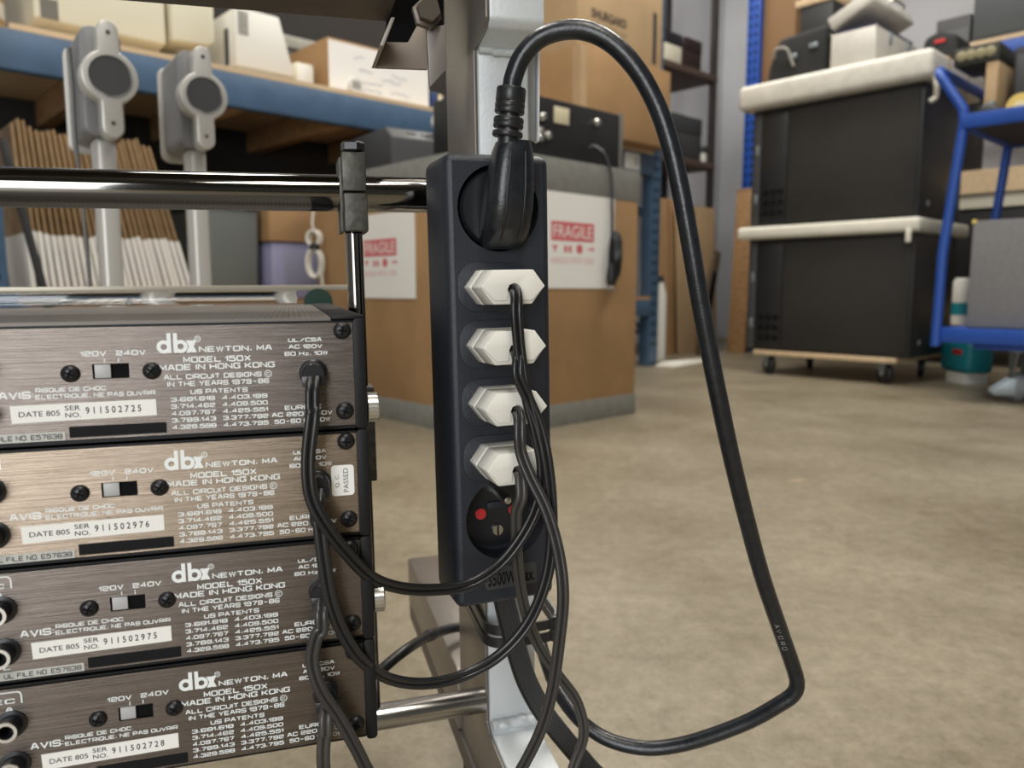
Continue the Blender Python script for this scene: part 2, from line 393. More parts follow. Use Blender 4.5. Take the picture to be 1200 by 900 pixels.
MB().prism([(0, 0.075), (L-0.02, 0.085), (L, 0.10), (L, 0.37), (0.004, 0.37)], 0.0, 0.16, 'xz', 0.012).build('bezel', beige, t)
MB().prism([(0.16, 0.10), (0.45, 0.14), (0.45, 0.33), (0.16, 0.37)], 0.015, L-0.03, 'yz', 0.01).build('housing', beige, t)
MB().lathe([(0.055, 0), (0.05, 0.02), (0.03, 0.03), (0.03, 0.10)], (L*0.45, 0.22, 0), (0, 0, 1)).build('foot', offwhite, t)
a0, a1 = span(277, 346, 80, 2.86)
t = thing('desktop_computer', 'off-white computer case with slanted right side and upper vents on blue shelf', 'computer', bframe(a0, 2.86, TOPZ))
L = a1 - a0
MB().prism([(0.0, 0.035), (L, 0.035), (L-0.06, 0.245), (0.004, 0.245)], 0.0, 0.40, 'xz', 0.008).build('case', offwhite, t)
MB().box(0.01, L-0.02, 0.012, 0.38, 0, 0.0345, 0.004).build('base', offwhite, t)
v = MB()
for k in range(9): v.box(0.012, 0.052, -0.0015, 0.004, 0.150+k*0.0095, 0.1545+k*0.0095)
v.build('vent', beige_dk, t)
MB().box(-0.003, 0.004, 0.06, 0.09, 0.05, 0.18).build('port_strip', equip_gry, t)
a0, a1 = span(347, 368, 80, 2.90)
t = thing('ivory_box', 'small blank ivory box right of vented off-white computer', 'box', bframe(a0, 2.90, TOPZ))
MB().box(0, a1-a0, 0, 0.09, 0, 0.108, 0.008).build('housing', beige, t)
MB().box(0.006, a1-a0-0.006, -0.002, 0.003, 0.008, 0.10, 0.002).build('front_panel', offwhite, t)
a0, a1 = span(385, 502, 90, 2.85)
t = thing('handwritten_box', 'white cardboard box with blue handwriting and brown left side on blue shelf', 'box', bframe(a0, 2.85, TOPZ))
L = a1 - a0
MB().box(0, L, 0, 0.40, 0, 0.215, 0.003).build('carton', cardboard, t)
f = MB().box(0.002, L-0.001, -0.002, 0.002, 0.004, 0.205).build('white_face', paper, t)
ink = mat('blue_pen', (0.22, 0.24, 0.42), 0.6)
w_ = MB()
for (xx, zz, n) in ((0.14, 0.115, 4), (0.25, 0.09, 6), (0.13, 0.065, 7), (0.13, 0.035, 7), (0.30, 0.115, 5), (0.30, 0.045, 6), (0.12, 0.16, 3)):
    P = [(xx + k*0.006, -0.0026, zz + random.uniform(-0.008, 0.010)) for k in range(n*3)]
    w_.tube(P, 0.0009, 5)
w_.build('handwriting', ink, f)
t = thing('slotted_knob', 'round white slotted cover lying against handwritten white box', 'cover', Matrix.Translation(W(*on_b(416, 95, 2.81)[:2], TOPZ)) @ Matrix.Rotation(BA, 4, 'Z'))
MB().lathe([(0.0, -0.012), (0.030, -0.012), (0.033, -0.006), (0.033, 0.008)], (0, 0, 0.034), (0, 1, 0)).build('disc', offwhite, t)
v = MB()
for k in range(5): v.box(-0.018+k*0.008, -0.0145+k*0.008, -0.0128, -0.011, 0.018, 0.050)
v.build('slots', equip_gry, t)
a0, a1 = span(392, 450, 40, 3.32)
t = thing('plastic_crate', 'blue ribbed plastic crate behind handwritten white box', 'crate', bframe(a0, 3.32, TOPZ))
L = a1-a0
m_ = MB().box(0, L, 0, 0.25, 0, 0.335, 0.01).build('crate', mat('blue_plastic', (0.03, 0.13, 0.5), 0.4), t)
v = MB()
for k in range(7): v.box(0.01+k*0.022, 0.02+k*0.022, -0.005, 0.002, 0.05, 0.325, 0.002)
v.build('rib', mat('blue_plastic', (0, 0, 0)), t)
a0, a1 = span(325, 384, 40, 3.36)
t = thing('foam_block', 'grey foam slab on dark case behind handwritten white box', 'foam', bframe(a0, 3.36, TOPZ))
MB().box(0, a1-a0, 0, 0.3, 0.302, 0.36, 0.01).build('slab', mat('grey_foam', (0.35, 0.35, 0.31), 0.9, noise=0.2, nscale=40), t)
MB().box(0.02, a1-a0, 0.01, 0.3, 0, 0.3015, 0.006).build('case', equip, t)
a0 = on_b(506, 110, 2.84)[0]
for k, (nm, lab, c_, w2, h2) in enumerate((('ring_binder', 'dark blue binder standing at right end of blue shelf', (0.02, 0.05, 0.16), 0.035, 0.085),
        ('paperback', 'yellow paperback standing beside dark blue binder', (0.70, 0.58, 0.28), 0.022, 0.082),
        ('notebook', 'black notebook standing right of yellow paperback', (0.02, 0.02, 0.02), 0.022, 0.080))):
    t = thing(nm, lab, 'book', bframe(a0, 2.84, TOPZ)); a0 += w2 + 0.002
    MB().box(0, w2, 0, 0.2, 0, h2, 0.002).build('cover', mat(nm + '_cover', c_, 0.5), t)
    MB().box(0.003, w2-0.003, 0.004, 0.203, 0.002, h2+0.0008).build('pages', paper, t)
# roll at far left
p = on_b(8, 20, 2.92)
t = thing('brown_roll', 'brown paper roll on end beside wide terminal at far left', 'roll', Matrix.Translation(W(p[0]-0.07, 2.98, TOPZ)))
MB().lathe([(0.0, 0), (0.075, 0), (0.075, 0.30), (0.05, 0.30), (0.05, 0.28)], (0, 0, 0), (0, 0, 1)).build('roll', cardboard_lt, t)
MB().lathe([(0.0765, 0.05), (0.0765, 0.10), (0.075, 0.10), (0.075, 0.05)], (0, 0, 0), (0, 0, 1)).build('band', offwhite, t)

# --- boxes at the far right end of the shelf (storage cartons)
t = thing('moving_box', 'large brown carton on blue rack overhanging post, under lighter printed carton', 'box', bframe(2.94, 2.66, TOPZ))
MB().box(0, 0.755, 0, 0.6, 0, 0.415, 0.006).build('carton', cardboard, t)
MB().box(-0.0008, 0.05, -0.0008, 0.05, 0.10, 0.41).build('tape', cardboard_lt, t)
t = thing('printed_carton', 'tan storage carton with black lettering on top of large brown carton', 'box', bframe(2.96, 2.70, TOPZ+0.416))
MB().box(0, 0.70, 0, 0.55, 0, 0.53, 0.006).build('carton', cardboard_lt, t)
w_ = MB(); fonttext(w_, 'SHURGARD', 0.105, 0.385, 0.160, 0.046, -0.0012, 0.03); w_.build('lettering', print_black, t)
w_ = MB(); fonttext(w_, 'SELF STORAGE', 0.105, 0.385, 0.115, 0.022, -0.0012, 0.0); w_.build('small_lettering', mat('grey_ink', (0.2, 0.15, 0.09), 0.7), t)
MB().box(0.615, 0.645, -0.001, 0.001, 0.03, 0.30).build('printed_bar', print_black, t)
# --- paper label hanging on the beam near the far post
p0 = on_b(733, 178, BF-0.02); p1 = on_b(757, 196, BF-0.02)
t = thing('beam_label', 'small white card on blue beam under brown carton', 'label', bframe(p0[0], BF-0.0175, 1.12))
MB().box(0, 0.135, 0, 0.003, 0, 0.09, 0.001).build('card', paper, t)
w_ = MB(); fonttext(w_, '2', 0.085, 0.108, 0.03, 0.035, -0.0008); w_.build('numeral', equip_gry, t)

# --- cardboard sleeves on the lower shelf
def bpt(px, py, b): return on_b(px, py, b)
GRP = 'cardboard sleeves on the lower shelf'
a0 = on_b(14, 300, 2.84)[0]; aend = on_b(213, 300, 2.84)[0]
NS = 26; step = (aend - a0) / NS
sl_w = mat('white_sleeve', (0.68, 0.66, 0.62), 0.6); sl_b = mat('brown_card', (0.34, 0.22, 0.11), 0.75, noise=0.3, nscale=20)
first = None
for k in range(NS):
    lean = 3 + 11 * (k / NS)
    Mx = bframe(a0 + k*step + 0.05, 2.84 + random.uniform(-0.006, 0.006), LOWZ) @ Matrix.Rotation(R(-lean), 4, 'Y') @ Matrix.Translation((0, 0, 0.002))
    if first is None:
        first = thing('cardboard_sleeve', 'thin card sleeve in the row leaning on the lower rack shelf', 'sleeve', Mx, GRP)
        MB().prism(rrect(0, step*0.62, 0, 0.215, 0.004, 2), 0, 0.33, 'xz').build('sleeve', sl_w, first)
        MB().box(0.003, step*0.55, 0.004, 0.33, 0.2152, 0.55, 0.003).build('brown_card', sl_b, first)
    else:
        c = first.copy(); C.objects.link(c); c.matrix_world = Mx @ Matrix.Diagonal((1, 1, random.uniform(0.97, 1.03), 1))
        for ch in first.children: copy_part(ch, c)
p = [at(4, 165, 2.30), at(10, 190, 2.28), at(28, 255, 2.27), at(50, 335, 2.26), at(58, 365, 2.27)]
t = thing('black_strap', 'black strap slanting down beside blue rack post at far left', 'strap', Matrix.Translation(p[0]))
MB().tube([q - p[0] for q in smoothpath(p)], 0.012, 8, side=(0, 1, 0)).build('webbing', cloth_blk, t)
MB().box(-0.016, 0.016, -0.014, 0.014, -0.02, 0.012, 0.004, Matrix.Translation(p[-1]-p[0])).build('buckle', cloth_blk, t)
# grey plastic bin, lilac crate, cardboard box on the lower shelf
a0, a1 = span(222, 312, 300, 2.86)
t = thing('storage_bin', 'dark grey bin on the lower rack shelf right of the sleeves', 'bin', bframe(a0+0.06, 2.86, LOWZ))
L = a1-a0-0.085
MB().prism([(0.012, 0), (L-0.012, 0), (L, 0.34), (0, 0.34)], 0, 0.5, 'xz', 0.01).build('bin', mat('grey_green_plastic', (0.11, 0.12, 0.115), 0.5), t)
MB().box(-0.008, L+0.008, -0.01, 0.51, 0.3405, 0.365, 0.006).build('rim', mat('grey_green_plastic', (0, 0, 0)), t)
# white crate below (its pale front shows through the clear strip)
BX = (1.50, 1.735)                                           # nearest corner of the big box
a0, a1 = span(318, 420, 300, 2.84)
t = thing('lilac_crate', 'lilac plastic crate under a carton behind the big brown box', 'crate', bframe(a0, 2.84, LOWZ))
L = min(a1, 2.35)-a0
MB().box(0, L, 0, 0.5, 0, 0.225, 0.015).build('crate', lilac, t)
MB().box(0.05, L-0.05, -0.004, 0.004, 0.05, 0.19, 0.003).build('front_panel', mat('lilac_grey_plastic', (0.22, 0.22, 0.31), 0.5), t)
t = thing('flat_carton', 'brown carton lying on top of lilac crate', 'box', bframe(a0-0.01, 2.83, LOWZ+0.2255))
MB().box(0, L+0.02, 0, 0.5, 0, 0.21, 0.004).build('carton', cardboard, t)
MB().box(-0.004, L+0.024, -0.004, 0.504, 0.155, 0.213, 0.003).build('lid', cardboard_lt, t)

# white roll of cord hanging at the beam end
p = at(516, 143, 2.95)
t = thing('white_cord_coil', 'coil of white cord hanging from blue beam behind the silver post', 'cord', Matrix.Translation(p))
m_ = MB()
for k in range(5):
    m_.tube([((0.026+0.003*(k % 2))*math.cos(a), -0.012+k*0.006, 0.035*math.sin(a)) for a in [2*math.pi*q/20 for q in range(20)]], 0.0045, 6, closed=True)
m_.build('coil', white_cord, t)
MB().tube([(0.02, -0.016, 0.01), (0.024, -0.016, -0.06), (0.022, -0.014, -0.16)], 0.008, 8).build('tail', white_cord, t)
MB().tube([(0, 0, 0.03), (0, 0.02, 0.06), (0.0, 0.04, 0.10)], 0.004, 6).build('hanger', white_cord, t)

# ------------------------------------------------------------------ the big brown box with fragile labels
CB = thing('shipping_crate', 'big brown carton with grey taped edges and FRAGILE papers on the concrete floor', 'box', bframe(BX[0], BX[1], 0))
CW, CL, CH = 0.735, 0.98, 0.865
MB().box(0, CW, 0, CL, 0, CH, 0.008).build('carton', cardboard, CB)
m_ = MB()
m_.box(-0.0015, CW+0.0015, -0.0015, CL+0.0015, 0.0, 0.075, 0.001)
m_.build('bottom_tape', duct, CB)
m_ = MB(); m_.box(-0.0015, CW+0.0015, -0.0015, CL+0.0015, CH-0.105, CH+0.0015, 0.001); m_.build('top_tape', duct, CB)
MB().box(0.235, 0.285, -0.0012, 0.0012, 0.05, 0.20).build('tape_strip', duct, CB)
def fragile(x0, x1, z0, z1, M, tag_):
    pgo = MB().box(x0, x1, -0.003, -0.0006, z0, z1, 0, M).build('fragile_paper', paper, CB)
    wx, wz = x1-x0, z1-z0; y = -0.0034
    s = MB().box(x0+0.12*wx, x1-0.30*wx, y, y+0.0003, z0+0.50*wz, z0+0.70*wz, 0, M).build('red_panel', print_red, pgo)
    w_ = MB(); fonttext(w_, 'FRAGILE', x0+0.15*wx, x1-0.33*wx, z0+0.535*wz, 0.13*wz, y-0.0003, 0.0, M); w_.build('lettering', paper, pgo)
    X = x0+0.13*wx; Z = z0+0.42*wz
    glass_ = [(X, Z+0.03*wz), (X+0.08*wx, Z+0.03*wz), (X+0.05*wx, Z-0.01*wz), (X+0.05*wx, Z-0.04*wz), (X+0.03*wx, Z-0.04*wz), (X+0.03*wx, Z-0.01*wz)]
    bx_ = [[(X+q, Z-0.04*wz), (X+q+0.04*wx, Z-0.04*wz), (X+q+0.04*wx, Z+0.03*wz), (X+q, Z+0.03*wz)] for q in (0.16*wx, 0.22*wx)]
    X += 0.32*wx; Y_ = X+0.15*wx
    for P in [glass_] + bx_ + [circ(X+0.05*wx, Z, 0.045*wx, 12), [(Y_, Z), (Y_+0.10*wx, Z+0.025*wz), (Y_+0.10*wx, Z-0.015*wz)]]:
        MB().prism(P, y, y+0.0003, 'xz', 0, M).build('symbol', print_red, pgo)
    w_ = MB(); fonttext(w_, 'HANDLE WITH CARE', x0+0.12*wx, x1-0.30*wx, z0+0.26*wz, 0.07*wz, y, 0.0, M); w_.build('small_lettering', mat('pale_red_ink', (0.72, 0.40, 0.40), 0.6), pgo)
fx0, fx1 = on_b(634, 280, BX[1])[0]-BX[0], on_b(719, 280, BX[1])[0]-BX[0]
fragile(fx0, fx1, on_b(719, 338, BX[1])[2], on_b(719, 233, BX[1])[2], Matrix.Identity(4), 0)
# the left face: x runs towards the corner
ML = Matrix.Translation((0, CL, 0)) @ Matrix.Rotation(-math.pi/2, 4, 'Z')
fb0, fb1 = CL-(on_a(420, 300, BX[0])[1]-BX[1]), CL-(on_a(487, 300, BX[0])[1]-BX[1])
fragile(fb0, fb1, on_a(487, 350, BX[0])[2], on_a(487, 245, BX[0])[2], ML, 1)

# black synthesizer module on the box top, with its cord
p0 = on_b(640, 200, 1.80)
t = thing('rack_effects_unit', 'black equipment case with silver knobs and ivory plate on top of big brown carton', 'equipment', bframe(1.60, 1.80, CH+0.002))
UL = 0.60; uh = 0.81
MB().box(0, UL, 0, 0.30, 0.012, 0.200, 0.004).build('case', equip, t)
MB().box(UL+0.0005, UL+0.018, -0.003, 0.303, 0.008, 0.204, 0.002).build('end_cheek', mat('grey_cheek', (0.16, 0.155, 0.14), 0.5), t)
MB().box(0.01, UL-0.01, 0.02, 0.28, 0, 0.0118).build('foot_rail', rubber, t)
MB().box(0.265, 0.335, -0.004, 0.001, 0.125, 0.178, 0.002).build('plate', mat('ivory_plate', (0.66, 0.60, 0.42), 0.5), t)
for (xx, zz) in ((0.175, 0.135), (0.21, 0.135), (0.165, 0.09), (0.165, 0.07), (0.20, 0.09), (0.20, 0.07), (0.235, 0.08), (0.475, 0.155)):
    MB().lathe([(0.014, 0), (0.014, 0.008), (0.009, 0.014)], (xx, 0.0, zz), (0, -1, 0), 14).build('jack', knurl, t)
# mains lead hanging from it
P = [W(2.03, 1.792, 0.93), W(2.04, 1.775, 0.935), W(2.05, 1.74, 0.905), W(2.06, 1.719, 0.84), W(2.065, 1.716, 0.72), W(2.065, 1.714, 0.62)]
t = thing('mains_lead', 'black mains lead hung down the big carton with bundled plug end', 'cable', Matrix.Translation(P[0]))
MB().tube([q-P[0] for q in smoothpath(P)], 0.006, 8).build('cable', cable_blk, t)
m_ = MB()
for k in range(5):
    c0 = W(2.055+k*0.006, 1.70-0.004*(k % 2), 0.60) - P[0]; ln = random.uniform(0.07, 0.10)
    m_.tube([c0 + Vector((0.010*math.cos(a), 0, ln*math.sin(a)*0.9-0.045+0.004*k)) for a in [2*math.pi*q/16 for q in range(16)]], 0.0065, 6, closed=True)
m_.build('bundle', cable_blk, t)
q0 = W(2.045, 1.698, 0.50)-P[0]
MB().lathe([(0.01, 0), (0.016, -0.03), (0.018, -0.06), (0.012, -0.075)], q0 + Vector((0, 0, 0.04)), (0, 0, 1), 14).build('plug', rubber, t)
m_ = MB()
for s in (-1, 1): m_.cyl(q0 + Vector((s*0.009, 0, -0.035)), q0 + Vector((s*0.009, 0, -0.055)), 0.0035, 8)
m_.build('pins', knurl, t)

# dark recorder on the far left part of the box top, with a pale sheet under
t = thing('tape_deck', 'flat black recorder lying on left end of big brown carton', 'equipment', bframe(1.62, 2.34, CH+0.008, -8))
MB().prism([(0, 0.015), (0.34, 0.015), (0.34, 0.16), (0.05, 0.16), (0, 0.12)], -0.02, 0.36, 'yz', 0.006).build('case', equip_gry, t)
m_ = MB().box(0.02, 0.36, 0.02, 0.32, 0, 0.0148).build('foot_rail', rubber, t)
for k in range(4): MB().box(0.05+k*0.06, 0.09+k*0.06, 0.022, 0.05, 0.134, 0.142).build('key', equip, t)
t = thing('paper_sheet', 'pale paper sheet between black recorder and big brown carton', 'paper', bframe(1.60, 2.15, CH+0.002))
MB().box(0, 0.40, 0, 0.5, 0, 0.005).build('sheet', paper, t)

# white cord bundle hanging down the left side of the carton
P = [W(1.488, 2.66, CH+0.004), W(1.482, 2.66, CH-0.06), W(1.48, 2.66, 0.62)]
P = [at(367, 247, 2.88), at(366, 262, 2.87), at(368, 272, 2.87)]
t = thing('white_lead', 'tied loops of white lead hanging left of the big carton', 'cord', Matrix.Translation(P[0]))
m_ = MB(); m_.tube([(0, 0, 0.06)] + [q-P[0] for q in P], 0.0045, 6)
for k in range(4):
    for s, h in ((0.028, -0.10), (-0.052, -0.19)):
        m_.tube([Vector((0.003*k-0.004 + (0.022 if s > 0 else 0.026)*math.cos(a), -0.006+0.005*k, h + abs(s)*math.sin(a))) for a in [2*math.pi*q/16 for q in range(16)]], 0.005, 6, closed=True)
m_.tube([(0.02, 0, -0.15), (0.025, 0, -0.24), (0.03, 0, -0.36), (0.028, 0.0, -0.46)], 0.0045, 6)
m_.build('loops', white_cord, t)
MB().lathe([(0.017, -0.012), (0.02, 0), (0.017, 0.012)], (0, 0.002, -0.13), (0, 0, 1), 14).build('tie', cable_blk, t)

# ------------------------------------------------------------------ two grey stands with round heads
def head_stand(px, Y, py_mid, py_base, s, yaw, lab):
    base = at(px, py_mid, Y)
    zc = base.z
    t = thing('round_head_stand', lab, 'stand', Matrix.Translation((base.x, base.y, 0)) @ Matrix.Rotation(R(yaw), 4, 'Z'), 'grey stands with round heads')
    # keyhole outline: circle with a tab above and below
    r, tw, th, tb = 0.036*s, 0.0135*s, 0.075*s, 0.082*s
    a0 = math.asin(tw/r); out = []
    for k in range(13): a = -math.pi/2 + a0 + (math.pi - 2*a0)*k/12; out.append((r*math.cos(a), r*math.sin(a)))
    for k in range(7): a = math.pi*k/6; out.append((tw*math.cos(a), th - tw + tw*math.sin(a)))
    for k in range(13): a = math.pi/2 + a0 + (math.pi - 2*a0)*k/12; out.append((r*math.cos(a), r*math.sin(a)))
    for k in range(7): a = math.pi + math.pi*k/6; out.append((tw*math.cos(a), -tb + tw + tw*math.sin(a)))
    sh = lambda P: [(x, z + zc) for x, z in P]
    MB().prism(sh(out), -0.035*s, 0.0, 'xz', 0.003*s).build('front_shell', stand_pl, t)
    MB().prism(sh(rrect(-0.030*s, 0.022*s, -0.075*s, 0.073*s, 0.014*s)), 0.0005, 0.108*s, 'xz', 0.003*s).build('housing', stand_sd, t)
    MB().prism(sh(rrect(-0.036*s, 0.022*s, -0.085*s, 0.070*s, 0.014*s)), 0.1085*s, 0.120*s, 'xz', 0.002*s).build('back_plate', stand_pl, t)
    MB().lathe([(0.0275*s, 0.0005), (0.0275*s, 0.0015), (0.014*s, -0.006*s), (0.0, -0.009*s)], (0, -0.035*s, zc), (0, -1, 0), 28).build('cone', lens_m, t)
    for zz in (0.058*s, -0.062*s): MB().cyl((0, -0.0358*s, zc+zz), (0, -0.034*s, zc+zz), 0.003*s, 10).build('screw', lens_m, t)
    z1 = zc - 0.073*s
    MB().box(-0.017*s, 0.012*s, 0.012, 0.056*s, 0.0125, z1, 0.009*s, seg=3).build('pole', stand_pl, t)
    MB().lathe([(0.0, 0), (0.085, 0), (0.085, 0.007), (0.075, 0.012), (0.0, 0.012)], (0, 0.02, 0), (0, 0, 1), 32).build('base', stand_sd, t)
    return t
t = head_stand(124, 1.10, 96, 0, 0.98, 37, 'grey stand with round dark cone head and cable looped behind it, nearest blue post')
zc = at(124, 96, 1.10).z
MB().tube(smoothpath([(-0.036, 0.045, zc+0.05), (-0.034, 0.05, zc), (-0.034, 0.055, zc-0.07), (-0.030, 0.06, zc-0.14), (-0.026, 0.06, zc-0.30)]), 0.003, 8).build('cable', cable_gry, t)
head_stand(233, 1.30, 117, 0, 1.02, 36, 'grey stand with round dark cone head below vented computer, lower and farther back')

# ------------------------------------------------------------------ shelving and cardboard beyond the racking
b0 = 3.30
aE = on_b(836, 100, b0)[0]
t = thing('steel_shelving', 'dark brown steel shelving unit against white wall in the background', 'shelving', bframe(4.15, b0))
X1 = aE - 4.15
for x in (0, X1):
    for y in (0, 0.42): MB().box(x, x+0.05, y, y+0.04, 0, 3.2, 0.003).build('post', dark_steel, t)
zs1 = on_b(806, 78, b0)[2]; zs2 = on_b(806, 186, b0)[2]
for z in (0.4, zs2, zs1, 2.95): MB().box(0.0, X1+0.05, -0.004, 0.464, z-0.045, z, 0.002).build('shelf', mat('brown_shelf_board', (0.10, 0.062, 0.045), 0.6, noise=0.2, nscale=6), t)
MB().tube([(0.06, 0.445, 0.5), (X1, 0.445, zs2-0.08)], 0.012, 6).build('brace', dark_steel, t)
def shelfbox(px0, px1, py0, z, b, d, name, label, m1, m2):
    a0, a1 = span(px0, px1, py0+20, b); zt = on_b((px0+px1)/2, py0, b)[2]
    t = thing(name, label, 'box', bframe(a0, b, z+0.0008)); h = zt - z
    MB().box(0, a1-a0, 0, d, 0, h*0.62, 0.004).build('body', m1, t)
    MB().box(-0.003, a1-a0+0.003, -0.003, d+0.003, h*0.6205, h, 0.004).build('lid', m2, t)
shelfbox(779, 799, 38, zs1, 3.34, 0.25, 'striped_box', 'small black and cream box on top shelf of dark shelving', beige, equip)
shelfbox(803, 822, 46, zs1, 3.36, 0.25, 'brown_box', 'dark brown box on top shelf beside black and cream box', mat('dark_brown', (0.03, 0.015, 0.013), 0.5), mat('dark_brown', (0, 0, 0)))
shelfbox(788, 822, 136, zs2, 3.36, 0.3, 'equipment_case', 'dark grey case on middle shelf of dark shelving', equip_gry, equip_gry)
shelfbox(824, 832, 172, zs2, 3.35, 0.2, 'white_packet', 'small white packet on middle shelf right of dark grey case', offwhite, equip_gry)
# flattened cartons leaning on the shelving
def sheet(px0, px1, pytop, b, lab, m, lean, foot=0.0):
    a0, a1 = span(px0, px1, 350, b); zt = on_b((px0+px1)/2, pytop, b)[2]
    t = thing('flattened_carton', lab, 'cardboard', bframe(a0, b, 0.001) @ Matrix.Rotation(R(-lean), 4, 'X'), 'flattened cartons leaning on the shelving')
    MB().box(0, a1-a0, 0, 0.012, 0, zt, 0.002).build('panel', m, t)
    MB().box((a1-a0)*0.42, (a1-a0)*0.47, -0.0012, -0.0002, 0.01, zt-0.01).build('fold_crease', mat('crease_card', (0.26, 0.15, 0.07), 0.8), t)
sheet(768, 812, 232, 3.17, 'flattened brown carton leaning behind blue far post of the rack', cardboard, 3)
sheet(797, 842, 240, 3.12, 'paler flattened carton leaning just right of the black cable', mat('card_paler', (0.36, 0.25, 0.14), 0.8, noise=0.1, nscale=6), 3)
t = thing('wooden_plank', 'narrow wooden plank leaning upright beside bright blue rack post', 'plank', bframe(*on_a(852, 405, 4.98)[:2], 0.001) @ Matrix.Rotation(R(3), 4, 'Y'))
MB().box(0, 0.03, -0.14, 0, 0, 1.15, 0.003).build('plank', wood, t)
MB().box(0.0, 0.031, -0.141, 0.001, 1.151, 1.17, 0.002).build('end_cap', cardboard, t)
t = thing('dark_board', 'dark brown board leaning diagonally against pale cartons', 'board', bframe(*on_b(818, 408, 3.02)[:2], 0.001) @ Matrix.Rotation(R(14), 4, 'Y'))
MB().box(0, 0.08, 0, 0.02, 0, 0.75, 0.003).build('board', mat('dark_board_wood', (0.07, 0.05, 0.03), 0.7), t)
MB().box(0.01, 0.07, -0.0012, -0.0002, 0.1, 0.6).build('groove', hole_blk, t)
t = thing('foam_offcut', 'pale flat sheet lying on concrete floor by blue rack post', 'sheet', bframe(*on_b(790, 421, 2.60)[:2], 0.001))
MB().prism([(0, 0), (0.55, 0.06), (0.62, 0.20), (0.2, 0.22), (-0.02, 0.12)], 0, 0.012, 'xy', 0.002).build('sheet', foam_sheet, t)
MB().box(0.1, 0.3, 0.08, 0.15, 0.0122, 0.02, 0.003).build('scrap', paper, t)
t = thing('white_bottle', 'small white bottle behind blue far post', 'bottle', Matrix.Translation(W(*on_b(773, 410, 2.98)[:2], 0)))

MB().lathe([(0.0, 0), (0.035, 0), (0.037, 0.01), (0.037, 0.42), (0.015, 0.5), (0.0, 0.5)], (0, 0, 0), (0, 0, 1), 18).build('body', offwhite, t)
MB().lathe([(0.018, 0.5), (0.018, 0.54), (0.0, 0.54)], (0, 0, 0), (0, 0, 1), 14).build('cap', equip_gry, t)

# ------------------------------------------------------------------ right racking, bright blue
RA = 5.1
bp0 = on_a(877, 200, RA)[1]
t = thing('pallet_rack', 'bright blue pallet rack behind the stacked speakers', 'rack', bframe(RA, bp0))
for yb in (0.0, -3.2):
    for x in (0, 0.95):
        p = MB().box(x, x+0.07, yb-0.05, yb+0.05, 0, 3.4, 0.004).build('post', blue_br, t)
        h = MB()
        for k in range(52):
            for dy in (-0.022, 0.022): h.box(x-0.0006, x+0.001, yb+dy-0.008, yb+dy+0.008, 0.12+k*0.06, 0.142+k*0.06)
        h.build('slots', hole_blk, p)
    fr = MB()
    for k in range(4): fr.tube([(0.06, yb, 0.2+k*0.8), (0.96, yb, 0.9+k*0.8)], 0.014, 8)
    fr.build('brace', blue_br, t)
zsh = on_a(1180, 42, RA)[2]
for z in (0.35, 1.12, zsh-0.02):
    for x in (-0.01, 0.98):
      if z > 1.5: MB().box(x, x+0.045, -3.15, -0.05, z-0.12, z-0.001, 0.003).build('beam', blue_br, t)
    MB().box(-0.012, 1.03, -3.145, -0.055 if z < 1.5 else -1.20, z if z > 1.5 else z-0.11, z+0.022).build('shelf_board', wood_lt, t)
zr = zsh + 0.003
def ritem(px0, px1, py0, zb, a, d, name, label, cat, m, m2, bev=0.006):
    b1 = on_a(px0, py0, a)[1]; b2 = on_a(px1, py0, a)[1]; zt = on_a((px0+px1)/2, py0, a)[2]
    t = thing(name, label, cat, bframe(a, b2, zb)); w = b1-b2; h = zt - zb
    MB().box(0, d, 0, w, 0, h, bev).build('body', m, t)
    MB().box(-0.004, -0.0005, 0.02*w, 0.98*w, h*0.08, h*0.92, 0.0015).build('front_panel', m2, t)
    return t
ritem(1146, 1290, -60, zr, RA+0.06, 0.5, 'equipment_case', 'large dark grey case on upper shelf of bright blue rack', 'case', mat('slate_case', (0.055, 0.062, 0.065), 0.6), mat('slate_panel', (0.065, 0.073, 0.076), 0.6))
ritem(1098, 1138, 20, 1.143, RA+0.1, 0.4, 'equipment_case', 'tall black case standing on middle shelf of bright blue rack', 'case', equip, equip_gry)
ritem(897, 936, -40, 1.143, RA+0.05, 0.5, 'tall_carton', 'tall brown carton in bright blue rack behind black bag', 'box', mat('brown_carton', (0.20, 0.11, 0.045), 0.75), mat('brown_carton', (0, 0, 0)))
b1 = on_a(1100, 200, RA+0.02)[1]; b2 = on_a(1290, 200, RA+0.02)[1]
t = thing('equipment_cabinet', 'wide black cabinet with cream upper panel in bright blue rack behind trolley', 'cabinet', bframe(RA+0.02, b2, 0.3725))
zc0, zc1 = on_a(1160, 243, RA)[2]-0.3725, on_a(1160, 200, RA)[2]-0.3725
MB().box(0, 0.5, 0, b1-b2, 0, 0.63, 0.006).build('body', equip, t)
MB().box(-0.012, -0.0005, 0.01, b1-b2-0.01, zc0, zc1, 0.004).build('cream_panel', mat('cream_paint', (0.66, 0.63, 0.52), 0.5), t)

